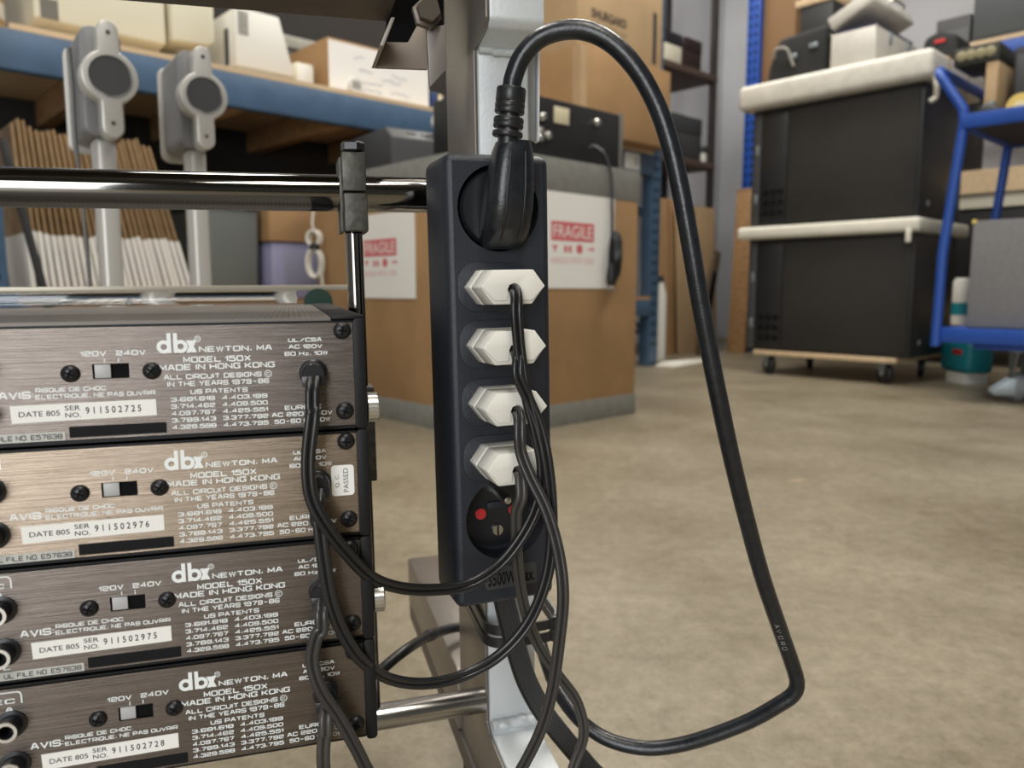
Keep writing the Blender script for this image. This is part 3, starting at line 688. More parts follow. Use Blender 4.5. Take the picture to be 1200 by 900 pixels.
# ------------------------------------------------------------------ two big speakers on a dolly
SA = 3.80; sb0, sb1 = 1.355, 2.20                            # front plane and its right and left ends
SD = 0.56
t = thing('wheeled_dolly', 'plywood dolly on black casters carrying two black speaker cabinets', 'dolly', bframe(SA, sb0))
MB().box(-0.02, SD+0.02, 0.05, sb1-sb0-0.06, 0.105, 0.13, 0.003).build('deck', wood_lt, t)
def caster(parent, x, y, r, w, ztop, ang, wm, fm_, hub):
    Mx = Matrix.Translation((x, y, 0)) @ Matrix.Rotation(R(ang), 4, 'Z')
    f = MB(); f.box(-0.035*r/0.04, 0.035*r/0.04, -0.032*r/0.04, 0.032*r/0.04, ztop-0.005, ztop-0.0004, 0.001)
    for s in (-1, 1): f.prism([(-r*0.25, r*0.8), (r*0.05, r*0.75), (r*0.75, ztop-0.006), (-r*0.6, ztop-0.006)], s*(w/2+0.002), s*(w/2+0.006), 'xz')
    f.lathe([(r*0.3, ztop-0.012), (r*0.3, ztop-0.005)], (0, 0, 0), (0, 0, 1), 16)
    fo = f.build('caster_fork', fm_, parent, M=Mx)
    wo = MB().lathe([(0.3*r, -w/2), (r*0.88, -w/2), (r, -w/4), (r, w/4), (r*0.88, w/2), (0.3*r, w/2)], (-r*0.1, 0, r), (0, 1, 0), 28).build('wheel', wm, parent, M=Mx)
    MB().cyl((-r*0.1, -w/2-0.008, r), (-r*0.1, w/2+0.008, r), r*0.18, 12).build('axle', hub, wo)
blk_wheel = mat('black_wheel', (0.012, 0.012, 0.013), 0.5)
for x in (0.04, SD-0.04):
    for y in (0.12, sb1-sb0-0.12): caster(t, x, y, 0.050, 0.030, 0.105, 60 if x < 0.2 else 20, blk_wheel, zinc, knurl)
def cabinet(z0, h, lab):
    t = thing('speaker_cabinet', lab, 'speaker', bframe(SA, sb0, z0), 'black speaker cabinets')
    w = sb1-sb0; gx = w*0.755                                # the grille covers the right three quarters
    MB().box(0, SD, 0, w, 0, h, 0.006).build('cabinet', equip, t)
    MB().box(-0.010, -0.0004, 0.012, gx, 0.015, h-0.015, 0.004).build('grille', grille_m, t)
    cp = MB().box(-0.005, -0.0004, gx+0.008, w-0.055, 0.015, h-0.015, 0.002).build('control_panel', equip_gry if False else equip, t)
    for r_ in range(3):
        for c_ in range(3):
            MB().lathe([(0.015, 0), (0.015, 0.006), (0.011, 0.014)], (-0.005, gx+0.035+c_*0.042, 0.07+r_*0.055), (-1, 0, 0), 12).build('knob', mat('knob_black', (0.006, 0.006, 0.007), 0.25), cp)
    rl = MB().box(-0.004, -0.0004, w-0.05, w-0.008, 0.01, h-0.01, 0.001).build('edge_rail', equip_gry, t)
    for zz in (0.12, h*0.62): MB().box(-0.007, -0.004, w-0.04, w-0.022, zz, zz+0.05, 0.002).build('latch', zinc, rl)
    MB().cyl((0.12, -0.004, 0.07), (0.12, 0.001, 0.07), 0.014, 14).build('side_screw', zinc, t)
cabinet(0.1305, 0.585, 'lower black speaker cabinet standing on plywood dolly')
cabinet(0.7825, 0.60, 'upper black speaker cabinet between white foam sheet and bubble wrapped slab')
t = thing('foam_wrap_sheet', 'white foam sheet folded over lower speaker cabinet under the upper one', 'foam', bframe(SA, sb0, 0.7165))
MB().box(-0.05, SD+0.08, -0.03, sb1-sb0+0.05, 0, 0.065, 0.018, seg=3).build('sheet', foam_sheet, t)
MB().box(-0.052, -0.038, 0.004, 0.03, -0.05, 0.02, 0.006).build('loose_flap', foam_sheet, t)
t = thing('wrapped_slab', 'bubble wrapped white slab with brown tape on top of upper speaker cabinet', 'slab', bframe(SA, sb0, 1.3835))
MB().box(-0.07, SD+0.10, -0.05, sb1-sb0+0.06, 0, 0.125, 0.028, seg=4).build('slab', foam, t)
for x in (0.12, 0.38): MB().box(x, x+0.04, -0.0525, 0.01, -0.0, 0.1265, 0.03).build('tape_band', mat('brown_tape', (0.36, 0.20, 0.09), 0.4), t)
MB().tube(smoothpath([(-0.02, -0.045, 0.02), (-0.03, -0.055, -0.03), (-0.01, -0.05, -0.08), (-0.02, -0.03, -0.10)]), 0.012, 8).build('loose_end', foam_sheet, t)
STZ = 1.5095
# black bag
b1 = on_a(899, 60, 3.86)[1]; b2 = on_a(970, 60, 3.86)[1]
t = thing('black_bag', 'black soft bag with metal clasps on left end of wrapped slab', 'bag', bframe(3.86, b2, STZ))
w = b1-b2
MB().prism([(0.0, 0.0), (w, 0.0), (w*0.97, 0.10), (w*0.80, 0.235), (0.01, 0.25)], 0, 0.25, 'yz', 0.02, seg=3).build('body', cloth_blk, t)
for y, z in ((w*0.55, 0.13), (w*0.22, 0.16)):
    MB().box(-0.012, -0.0005, y-0.022, y+0.022, z-0.012, z+0.012, 0.004).build('clasp', zinc, t)
MB().tube(smoothpath([(-0.012, w*0.86, 0.14), (-0.03, w*0.8, 0.175), (-0.03, w*0.62, 0.165), (-0.012, w*0.52, 0.08)]), 0.007, 8).build('handle', mat('grey_strap', (0.3, 0.29, 0.26), 0.5), t)
# small black box and pale carton behind the bag
b1 = on_a(938, 20, 4.14)[1]; b2 = on_a(976, 20, 4.14)[1]
t = thing('black_box', 'small black box standing above black bag on wrapped slab', 'box', bframe(4.14, b2, STZ))
zt = on_a(957, 4, 4.14)[2]-STZ
MB().box(0, 0.22, 0, b1-b2, 0, zt, 0.006).build('body', equip, t)
MB().box(-0.006, 0.22, -0.004, b1-b2+0.03, zt+0.0005, zt+0.04, 0.003).build('lid', wood_lt, t)
# open silver flight case
b1 = on_a(973, 60, 3.80)[1]; b2 = on_a(1026, 60, 3.80)[1]; w = b1-b2
t = thing('flight_case', 'silver flight case with raised lid on right end of wrapped slab', 'case', bframe(3.80, b2, STZ))
MB().box(0, 0.50, 0, w, 0, 0.17, 0.008).build('case', alu, t)
m_ = MB()
for x in (0, 0.50):
    for y in (0, w):
        for z in (0.0, 0.17): m_.box(x-0.004, x+0.004, y-0.004, y+0.004, z+0.002 if z == 0 else z-0.004, z+0.012 if z == 0 else z+0.004, 0.002)
m_.build('corner', knurl, t)
for x in (0.14, 0.36): MB().box(x, x+0.03, -0.008, -0.0005, 0.11, 0.165, 0.003).build('latch', zinc, t)
MB().box(0.02, 0.48, 0.015, w-0.015, 0.1702, 0.19).build('lining', mat('dark_blue_foam', (0.02, 0.02, 0.05), 0.8), t)
lid = MB().box(0, 0.50, -w, 0, 0, 0.06, 0.008).build('lid', alu, t, M=Matrix.Translation((0, w, 0.195)) @ Matrix.Rotation(R(-24), 4, 'X'))
MB().tube(smoothpath([(0.18, -w-0.002, 0.03), (0.19, -w-0.03, 0.03), (0.31, -w-0.03, 0.03), (0.32, -w-0.002, 0.03)]), 0.008, 8).build('handle', knurl, lid)

# ------------------------------------------------------------------ blue trolley
TA = 3.42
tb = on_a(1103, 300, TA)[1]                                  # left end of the trolley
t = thing('blue_trolley', 'bright blue tube trolley with upper tray and grey casters at right edge', 'trolley', bframe(TA, tb))
zp = on_a(1103, 384, TA)[2]; zt = on_a(1122, 136, TA)[2]
TD = 0.60; TL = 1.25                                         # depth and length; length runs towards -y
MB().box(0, TD, -TL, 0.0, zp-0.06, zp, 0.004).build('platform', blue_br, t)
h = Vector((0, 0.075, zt+0.20))
for nm, P in (('end_frame', [(0, 0.0, zp-0.075), (0, -0.005, 0.6), (0, -0.05, zt-0.03), (0, -0.045, zt+0.02), (0, 0.05, zt+0.17), (0.03, 0.06, zt+0.19), (TD-0.03, 0.06, zt+0.19), (TD, 0.05, zt+0.17), (TD, -0.045, zt+0.02), (TD, -0.05, zt-0.03), (TD, -0.005, 0.6), (TD, 0, zp-0.01)]),
              ('end_frame', [(0, -TL, zp-0.01), (0, -TL, zt+0.2), (TD, -TL, zt+0.2), (TD, -TL, zp-0.01)])):
    pts = []
    for p, q in zip(P, P[1:]):
        p, q = Vector(p), Vector(q)
        for k in range(6): pts.append(p.lerp(q, k/6))
    pts.append(Vector(P[-1])); MB().tube(pts, 0.019, 14).build(nm, blue_br, t)
m_ = MB(); m_.box(-0.02, 0.02, -TL, -0.045, zt-0.055, zt, 0.003); m_.box(TD-0.02, TD+0.02, -TL, -0.045, zt-0.055, zt, 0.003); m_.box(0, TD, -0.075, -0.04, zt-0.055, zt, 0.003)
m_.build('tray_rail', blue_br, t)
MB().box(0.021, TD-0.021, -TL, -0.076, zt-0.05, zt-0.035).build('tray', mat('dark_tray', (0.05, 0.04, 0.037), 0.6), t)
MB().box(0.06, 0.30, -0.40, -0.12, zp-0.085, zp-0.0605, 0.003).build('caster_mount', blue_br, t)
cz = zp-0.0855
for x, y in ((0.16, -0.26), (0.16, -1.1), (0.48, -0.26), (0.48, -1.1)): caster(t, x, y, 0.062, 0.034, cz, 215, wheel_m, zinc, knurl)
m_ = MB()
for s in (-1, 1): m_.prism([(-0.085, 0.03), (0.085, 0.03), (0.09, 0.05), (0.03, 0.10), (-0.03, 0.10), (-0.09, 0.05)], s*0.026, s*0.031, 'xz', 0.001)
m_.build('caster_guard', zinc, t, M=Matrix.Translation((0.15, -0.26, 0)) @ Matrix.Rotation(R(-43-20), 4, 'Z'))
# grey carpeted speaker on the platform
g0 = on_a(1136, 320, TA+0.05)[1]; gz = on_a(1160, 258, TA+0.05)[2]
t = thing('carpeted_box', 'grey carpet covered box standing on blue trolley platform', 'box', bframe(TA+0.05, g0, zp+0.001))
MB().box(0, 0.35, -0.75, 0, 0, gz-zp, 0.006).build('body', grey_board, t)
MB().box(-0.004, -0.0005, -0.745, -0.005, 0.005, gz-zp-0.006, 0.001).build('front_panel', grey_board, t)
MB().box(-0.006, 0.012, -0.014, 0.003, gz-zp-0.012, gz-zp+0.004, 0.003).build('corner', brass, t)
# cream panel and black unit behind it on the rack
zz = 0.373
# spray can on the platform behind the grey box
p = on_a(1126, 380, TA+0.42)
t = thing('spray_can', 'white and teal can standing on trolley platform behind blue post', 'can', Matrix.Translation(W(TA+0.42, p[1], zp+0.001)))
MB().lathe([(0.0, 0), (0.042, 0), (0.042, 0.10)], (0, 0, 0), (0, 0, 1), 24).build('body', offwhite, t)
MB().lathe([(0.0425, 0.04), (0.0425, 0.095), (0.042, 0.095), (0.042, 0.04)], (0, 0, 0), (0, 0, 1), 24).build('band', teal, t)
MB().lathe([(0.042, 0.1002), (0.042, 0.19), (0.03, 0.205), (0.0, 0.205)], (0, 0, 0), (0, 0, 1), 24).build('lid', offwhite, t)
p = on_a(1132, 430, TA+0.78)
t = thing('teal_jug', 'teal plastic jug on the floor under blue trolley', 'jug', Matrix.Translation(W(TA+0.78, p[1], 0)))
MB().box(-0.07, 0.07, -0.12, 0.12, 0.05, 0.20, 0.03, seg=3).build('body', teal, t)
MB().box(-0.06, 0.06, -0.08, 0.06, 0.0, 0.0498).build('foot', offwhite, t)
MB().box(-0.073, -0.0695, -0.08, 0.0, 0.14, 0.165, 0.002).build('label', red_pl, t)
# on the trolley's upper tray
zy = zt - 0.034
TL0 = -0.082
def tray(px0, px1, py0, a, d, name, label, cat, m, m2):
    b1 = on_a(px0, py0, a)[1]; b2 = on_a(px1, py0, a)[1]; h = on_a((px0+px1)/2, py0, a)[2]-zy; b1 = min(b1, tb + TL0)
    t = thing(name, label, cat, bframe(a, b2, zy)); w = b1-b2
    MB().box(0, d, 0, w, 0, h, 0.005).build('body', m, t)
    MB().box(-0.004, -0.0005, 0.06*w, 0.94*w, 0.1*h, 0.9*h, 0.002).build('front_panel', m2, t)
    return t, w, h
tray(1130, 1171, 74, TA+0.105, 0.2, 'small_carton', 'small tan carton on upper tray of blue trolley', 'box', cardboard_lt, cardboard_lt)
tray(1190, 1250, 50, TA+0.17, 0.3, 'black_amplifier', 'black equipment box on upper tray at right picture edge', 'equipment', equip, equip_gry)
b_ = on_a(1196, 128, TA+0.06)[1]
t = thing('yellow_disc', 'round yellow disc standing on upper tray of blue trolley', 'disc', bframe(TA+0.06, b_, zy))
MB().lathe([(0.0, 0), (0.047, 0), (0.047, 0.012), (0.0, 0.012)], (0, 0, 0.0475), (-1, 0, 0), 28).build('disc', brass, t)
MB().lathe([(0.02, 0.0125), (0.02, 0.015), (0.0, 0.015)], (0, 0, 0.0475), (-1, 0, 0), 20).build('hub', mat('pale_yellow', (0.8, 0.7, 0.42), 0.5), t)
b1 = min(tb + TL0, on_a(1138, 115, TA+0.028)[1]); b2 = on_a(1172, 115, TA+0.028)[1]
t = thing('camera_gear', 'low black gear on upper tray left of yellow disc', 'equipment', bframe(TA+0.028, b2, zy))
MB().prism([(0, 0), (b1-b2, 0), (b1-b2, 0.06), ((b1-b2)*0.5, 0.075), (0.0, 0.05)], 0, 0.07, 'yz', 0.01).build('body', equip, t)
MB().lathe([(0.018, 0), (0.018, 0.02), (0.012, 0.022)], (0.035, (b1-b2)*0.5, 0.06), (0, 0, 1), 18).build('ring', zinc, t)
# a stack on the carton: tray of round rolls
h0 = on_a(1150, 74, TA+0.105)[2] + 0.0015
b1 = on_a(1118, 62, TA+0.10)[1]; b2 = on_a(1171, 62, TA+0.10)[1]; w = b1-b2
t = thing('tape_tray', 'dark tray holding round pale rolls on top of small tan carton', 'tray', bframe(TA+0.10, b2, h0))
MB().box(0, 0.24, 0, w, 0, 0.07, 0.006).build('tray', mat('olive_black', (0.03, 0.03, 0.02), 0.6), t)
for k in range(4): MB().lathe([(0.0, 0), (0.020, 0), (0.020, 0.006), (0.015, 0.009), (0.0, 0.009)], (-0.0005, 0.03+k*(w-0.06)/3, 0.036), (-1, 0, 0), 18).build('roll', mat('khaki_roll', (0.28, 0.25, 0.14), 0.6), t)
b1 = on_a(1078, 45, 4.12)[1]; b2 = on_a(1142, 45, 4.12)[1]; w = b1-b2
t = thing('black_pouch', 'black soft pouch with red tag on wrapped slab behind silver case', 'bag', bframe(4.14, b2+0.06, STZ))
zz = on_a(1110, 33, 4.14)[2] - STZ
MB().prism([(0, 0), (w-0.06, 0), (w-0.07, zz*0.85), ((w-0.06)*0.6, zz), (0.02, zz*0.8)], 0, 0.2, 'yz', 0.02, seg=3).build('body', cloth_blk, t)
MB().box(-0.006, -0.0005, 0.07, 0.12, zz*0.66, zz*0.75, 0.002).build('tag', red_pl, t)

# ------------------------------------------------------------------ the rack stand in the foreground
def tilt_frame(x, y, zref, yaw, lean):
    return Matrix.Translation((x, y, zref)) @ Matrix.Rotation(R(yaw), 4, 'Z') @ Matrix.Rotation(R(-lean), 4, 'Y') @ Matrix.Translation((0, 0, -zref))
RX, RY = -0.0615, 0.317
RM = tilt_frame(RX, RY, 0.35, 16, 0.85)
st = thing('rack_stand', 'steel equipment stand with silver post, chrome bars and foot holding the power strip', 'stand', RM)
U0, U1 = 0.0802, 0.1123
TF, TB = 0.1215, 0.200
# post: C-shaped side profile (t, z)
prof = [(TB, 0.165), (TB, 0.95), (TF-0.030, 0.95), (TF-0.030, 0.592), (TF-0.026, 0.588), (TF, 0.584), (TF, 0.178), (TF-0.006, 0.172), (TF-0.09, 0.168), (TF-0.09, 0.126), (TB, 0.126)]
po = MB().prism(prof, U0+0.0012, U1, 'yz', 0.0015).build('post', silver_pt, st)
MB().prism(prof, U0-0.0008, U0+0.001, 'yz', 0.0004).build('side_plate', taupe, st)
m_ = MB()
rw = random.Random(3)
m_.tube([(U0+0.002+k*0.0023, TF-0.0035+rw.uniform(-0.0008, 0.0008), 0.176+rw.uniform(-0.0006, 0.0010)) for k in range(14)], lambda f: 0.0034, 10)
m_.build('weld_bead', silver_pt, st); m_ = MB()
m_.tube([(U0+0.002+k*0.0023, TF-0.002+rw.uniform(-0.0005, 0.0005), 0.5835+rw.uniform(-0.0008, 0.0006)) for k in range(14)], lambda f: 0.0022, 10)
m_.build('weld_bead', silver_pt, st)
MB().box(U0-0.0035, U1, TB+0.0005, 0.445, 0.126, 0.174, 0.002).build('foot', taupe, st)
MB().box(U0-0.0032, U1-0.0005, TF-0.088, 0.444, 0.110, 0.1255, 0.001).build('foot_rail', taupe_dk, st)
for y in (TF-0.06, 0.25): MB().lathe([(0.0, 0.0015), (0.022, 0.0015), (0.022, 0.007), (0.010, 0.012), (0.006, 0.016), (0.006, 0.1095), (0, 0.1095)], ((U0+U1)/2, y, 0), (0, 0, 1), 20).build('levelling_foot', bolt_blk, st)
# thin flange beside the post, its shade put into a darker silver
fl = MB().prism([(0.1132, 0.95), (0.1300, 0.95), (0.1222, 0.5385), (0.1132, 0.5430)], TF+0.020, TF+0.0225, 'xz', 0.0004).build('flange', mat('shaded_silver_plate', (0.33, 0.335, 0.34), 0.4, 0.3), st)
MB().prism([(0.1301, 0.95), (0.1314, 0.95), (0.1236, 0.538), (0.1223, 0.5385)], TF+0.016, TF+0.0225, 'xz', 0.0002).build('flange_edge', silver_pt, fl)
# bars, rod, clamps
MB().tube([(-0.40, 0.1257, 0.5035), (U0-0.001, 0.1257, 0.5035)], 0.010, 32).build('upper_bar', chrome, st)
MB().tube([(-0.40, 0.1257, 0.1905), (U0-0.001, 0.1257, 0.1905)], 0.0078, 28).build('lower_bar', mat('satin_steel', (0.46, 0.445, 0.43), 0.22, 1.0, rvar=0.05, nscale=30), st)
ru = 0.0093
MB().tube([(ru, 0.1257, 0.1985), (ru, 0.1257, 0.490)], 0.0048, 24).build('rod', chrome, st)
def clamp(zc, up):
    cl = MB()
    cl.box(ru-0.0062, ru+0.0062, 0.1085, 0.1155, zc-0.0005, zc+0.020, 0.0006)
    cl.box(ru-0.0058, ru+0.0066, 0.1080, 0.1155, zc-0.0218, zc-0.0018, 0.0006)
    cl.box(ru-0.0075, ru-0.0055, 0.1155, 0.1385, zc-0.0218, zc+0.018, 0.0004)
    cl.box(ru+0.0055, ru+0.0070, 0.1155, 0.1385, zc-0.0218, zc+0.018, 0.0004)
    o = cl.build('clamp', bronze, st)
    MB().lathe([(0.0048, 0), (0.0064, 0.001), (0.0064, 0.0046), (0.0054, 0.0056), (0.0, 0.0056)], (ru, 0.1125, zc+0.0201), (0, 0, 1), 6).build('bolt', bolt_blk, o, smooth=20)
clamp(0.5035, True)
MB().box(0.004, 0.0165, 0.118, 0.136, 0.340, 0.395, 0.0008).build('rod_block', bronze, st)
# upper beam and its hook bracket
def rk2(px, py, t_):                                         # u and z of a seen point on the stand's plane at depth t_
    x, z = ray(px, py); g = R(16); ex, ey = math.cos(g), math.sin(g)
    P0 = RX - t_*ey; P1 = RY + t_*ex
    s = (P0 - x*P1) / (x*ey - ex); Y = P1 + s*ey; zz = EYE + z*Y
    return (s + (zz-0.35)*math.tan(R(0.85)), zz)
zb_ = rk2(452, 27, 0.16)[1]
MB().box(-0.40, rk2(455, 20, 0.16)[0], 0.06, 0.16, zb_, zb_+0.09, 0.0015).build('upper_beam', taupe_dk, st)
hp = [rk2(*p, 0.125) for p in ((440, 80), (452, 50), (478, 51), (493, 24), (502, 30), (501, 83))]
br = MB().prism(hp, 0.125, 0.1275, 'xz', 0.0003).build('hook_plate', mat('tan_grey_steel', (0.30, 0.25, 0.21), 0.5, 0.3), st)
MB().prism([hp[0], hp[1], (hp[1][0]-0.002, hp[1][1]), (hp[0][0]-0.002, hp[0][1])], 0.085, 0.127, 'xz', 0.0003).build('hook_flange', mat('light_tan_steel', (0.40, 0.36, 0.31), 0.5, 0.3), st)
hb = [rk2(*p, 0.165) for p in ((455, -30), (520, -30), (520, 60), (452, 60))]
MB().prism(hb, 0.165, 0.17, 'xz').build('hook_shade', hole_blk, st)  # black sheet added for the shadow under the beam
hr = [rk2(*p, 0.092) for p in ((500, 33), (523, 31), (524, 82), (504, 104))]
MB().prism(hr, 0.092, 0.096, 'xz', 0.0004).build('gusset', mat('grey_steel', (0.26, 0.235, 0.215), 0.42, 0.5), st)
hb = rk2(502, 14, 0.085)
bo = MB().lathe([(0.0078, 0), (0.0078, 0.004), (0.006, 0.0045), (0.006, 0.010)], (hb[0], 0.092, hb[1]), (0, -1, 0), 6).build('hook_bolt', mat('brown_bolt', (0.12, 0.10, 0.08), 0.4, 0.7), st, smooth=20)

# ------------------------------------------------------------------ four rack units with printed back panels
ZB = [0.3945, 0.3484, 0.3023, 0.2562]
AM = lambda k: tilt_frame(RX, RY, 0.35, 16, 0.5) @ Matrix.Translation((0, 0, ZB[k])) @ Matrix.Rotation(R((0, 0, 0, 0)[k]), 4, 'X')
mm = 0.001
SER = ['911502725', '911502976', '911502975', '911502728']
LABS = ['topmost black rack unit with perforated lid, serial 911502725', 'rack unit second from top, white QC passed sticker, serial 911502976',
        'rack unit third from top with knurled thumbscrew, serial 911502975', 'lowest rack unit of the stack, serial 911502728']
UL_, UR_ = -0.43, -0.0035; PH = 0.0424
TXT = [('NEWTON, MA', -62.6, -35.3, 31.9, 2.35), ('MODEL 150X', -68.5, -43.6, 27.9, 2.5), ('MADE IN HONG KONG', -77.2, -34.6, 25.0, 2.5),
       ('ALL CIRCUIT DESIGNS', -75.9, -39.8, 21.5, 2.1), ('IN THE YEARS 1979-86', -74.8, -37.1, 18.7, 2.1), ('US PATENTS', -66.6, -45.4, 15.5, 2.0),
       ('UL/CSA', -29.0, -15.9, 34.9, 1.75), ('AC 120V', -28.9, -15.8, 32.2, 1.75), ('60 Hz, 10W', -30.6, -13.7, 29.4, 1.75),
       ('EUROPE', -31.5, -17.0, 7.4, 1.9), ('AC 220-240V', -36.6, -12.7, 4.7, 1.9), ('50-60 Hz, 10W', -35.7, -13.8, 1.9, 1.9),
       ('120V', -104.1, -95.4, 31.5, 2.1), ('240V', -92.1, -81.7, 31.5, 2.1), ('AVIS:', -132.4, -120.9, 16.3, 3.0),
       ('RISQUE DE CHOC', -120.2, -96.4, 18.5, 1.75), ('ELECTRIQUE, NE PAS OUVRIR', -120.4, -79.2, 16.0, 1.75), ('DEC', -147.5, -136.2, 36.6, 2.1), ('A', -139.8, -136.9, 33.2, 2.1), ('L', -139.0, -136.5, 4.2, 2.0)]
for i, (c1, c2) in enumerate((('3,681,618', '4,403,199'), ('3,714,462', '4,409,500'), ('4,097,767', '4,425,551'), ('3,789,143', '3,377,792'), ('4,329,598', '4,473,795'))):
    TXT += [(c1, -73.9, -57.8, 12.8-2.74*i, 1.85), (c2, -55.1, -38.0, 12.8-2.74*i, 1.85)]
def screw(mb, u, w, r=3.5):
    mb.lathe([(r*mm*1.0, 0.0), (r*mm, 0.0006), (r*0.75*mm, 0.0017), (r*0.3*mm, 0.0021), (0, 0.0021)], (u*mm, 0, w*mm), (0, -1, 0), 20)
def cross(mb, u, w, ang):
    for a in (ang, ang+90):
        Mx = Matrix.Translation((u*mm, 0, w*mm)) @ Matrix.Rotation(R(a), 4, 'Y')
        mb.box(-0.0018, 0.0018, -0.0023, -0.0017, -0.00035, 0.00035, 0, Mx)
def parts_common(t):
    p = MB()                                                 # panel around the switch window
    h0, h1, k0, k1 = -0.1006, -0.0879, 0.0229, 0.0286
    p.box(UL_, UR_, 0, 0.0015, k1, PH); p.box(UL_, UR_, 0, 0.0015, 0, k0); p.box(UL_, h0, 0, 0.0015, k0, k1); p.box(h1, UR_, 0, 0.0015, k0, k1)
    p.build('back_panel', brushed, t)
    MB().prism(rrect(UL_, -0.0030, -0.0018, PH+0.0008, 0.001), 0.0016, 0.30, 'xz').build('enclosure', amp_case, t)
    MB().prism(rrect(-0.0034, 0.0014, -0.0017, PH+0.0016, 0.0018), -0.0012, 0.302, 'xz', 0.0006).build('side_cheek', amp_case, t)
    sw = MB().box(h0-0.0004, h1+0.0004, 0.00152, 0.00158, k0-0.0004, k1+0.0004).build('switch_window', hole_blk, t)
    MB().box(h0+0.0006, h0+0.0062, 0.0003, 0.00145, k0+0.0002, k1-0.0002, 0.0002).build('slider', switch_grey, sw)
    w_ = MB()
    for s, u0, u1, z, cap in TXT: lettering(w_, s, u0*mm, u1*mm, z*mm, cap*mm, -0.00012)
    for u in (-96.2, -91.4): w_.box((u-0.18)*mm, (u+0.18)*mm, -0.00014, -0.0001, 29.1*mm, 30.7*mm)
    for u, z, r in ((-37.3, 22.6, 1.45), (-62.9, 37.2, 1.15)): w_.ring(r*mm, (r-0.28)*mm, -0.00014, -0.0001, (u*mm, z*mm), 24)
    lettering(w_, 'C', -38.0*mm, -36.7*mm, 22.0*mm, 1.2*mm, -0.00012); lettering(w_, 'R', -63.3*mm, -62.5*mm, 36.7*mm, 1.0*mm, -0.00012)
    stroke(w_, [(-160, 41.2), (-133.9, 41.2), (-133.9, 36.4)], 0.26, lambda X, Z: Vector((X*mm, -0.00012, Z*mm)))
    w_.build('printed_text', print_white, t)
    lg = MB()                                                # the three-letter mark: ring and stem, stem and ring, cross
    y0, y1 = -0.00016, -0.0001
    lg.ring(2.55*mm, 1.15*mm, y0, y1, (-75.2*mm, 34.4*mm)); lg.box(-74.0*mm, -72.55*mm, y0-2e-5, y1, 32.0*mm, 39.6*mm)
    lg.box(-71.7*mm, -70.25*mm, y0-2e-5, y1, 32.0*mm, 39.6*mm); lg.ring(2.55*mm, 1.15*mm, y0, y1, (-69.2*mm, 34.4*mm))
    for a, b, e_ in (((-67.2, 32.0), (-63.4, 36.7), 0), ((-67.2, 36.7), (-63.4, 32.0), 2e-5)):
        lg.prism([((a[0]-0.0)*mm, a[1]*mm), ((a[0]+1.7)*mm, a[1]*mm), ((b[0])*mm, b[1]*mm), ((b[0]-1.7)*mm, b[1]*mm)], y0-e_, y1, 'xz')
    lg.build('logo', print_white, t)
    for u, w in ((-108.1, 25.3), (-80.0, 25.3), (-7.7, 39.2), (-7.7, 5.9)):
        m_ = MB(); screw(m_, u, w, 3.6 if u > -50 else 3.3); s_ = m_.build('screw', bolt_blk, t)
        m_ = MB(); cross(m_, u, w, (u*7+w*13) % 90); m_.build('cross_slot', hole_blk, s_)
    MB().box(-110.0*mm, -76.1*mm, -0.0003, -0.00005, 0.9*mm, 5.1*mm).build('black_sticker', mat('black_sticker_film', (0.006, 0.006, 0.008), 0.7, spec=0.2), t)
    f_ = MB().box(-150*mm, -111.4*mm, -0.0003, -0.00005, 0.1*mm, 3.4*mm).build('file_sticker', mat('grey_sticker_film', (0.50, 0.50, 0.47), 0.5), t)
    m_ = MB(); lettering(m_, 'UL FILE NO. E57638', -139.0*mm, -112.4*mm, 0.75*mm, 2.0*mm, -0.0004, 0.8); m_.build('lettering', print_black, f_)
    g = MB().lathe([(5.6*mm, 0.0), (5.6*mm, 0.0012), (5.0*mm, 0.0016), (4.8*mm, 0.005), (4.0*mm, 0.006), (0, 0.006)], (-19.8*mm, 0, 22.2*mm), (0, -1, 0), 28).build('grommet', black_gl, t)
    MB().box(-24.4*mm, -15.2*mm, -0.0068, -0.0059, 17.4*mm, 21.6*mm, 0.0003).build('grommet_lip', black_gl, g)
    for w in (28.4, 11.6):
        j = MB().lathe([(5.5*mm, 0.0), (5.5*mm, 0.0006), (4.0*mm, 0.0008), (4.0*mm, 0.006), (2.7*mm, 0.006), (2.7*mm, 0.001), (0, 0.001)], (-138.1*mm, 0, w*mm), (0, -1, 0), 28).build('jack_socket', black_gl, t)
        MB().ring(3.95*mm, 2.75*mm, -0.0068, -0.00605, (-138.1*mm, w*mm)).build('jack_ring', knurl, j)
amps = []
for k in range(4):
    t = thing('rack_unit', LABS[k], 'amplifier', AM(k), 'stacked rack units')
    if k == 0: parts_common(t)
    else:
        for ch in amps[0].children: copy_part(ch, t)
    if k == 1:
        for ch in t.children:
            if ch.name.startswith('back_panel'): ch.data = ch.data.copy(); ch.data.materials[0] = brushed_lit
    amps.append(t)
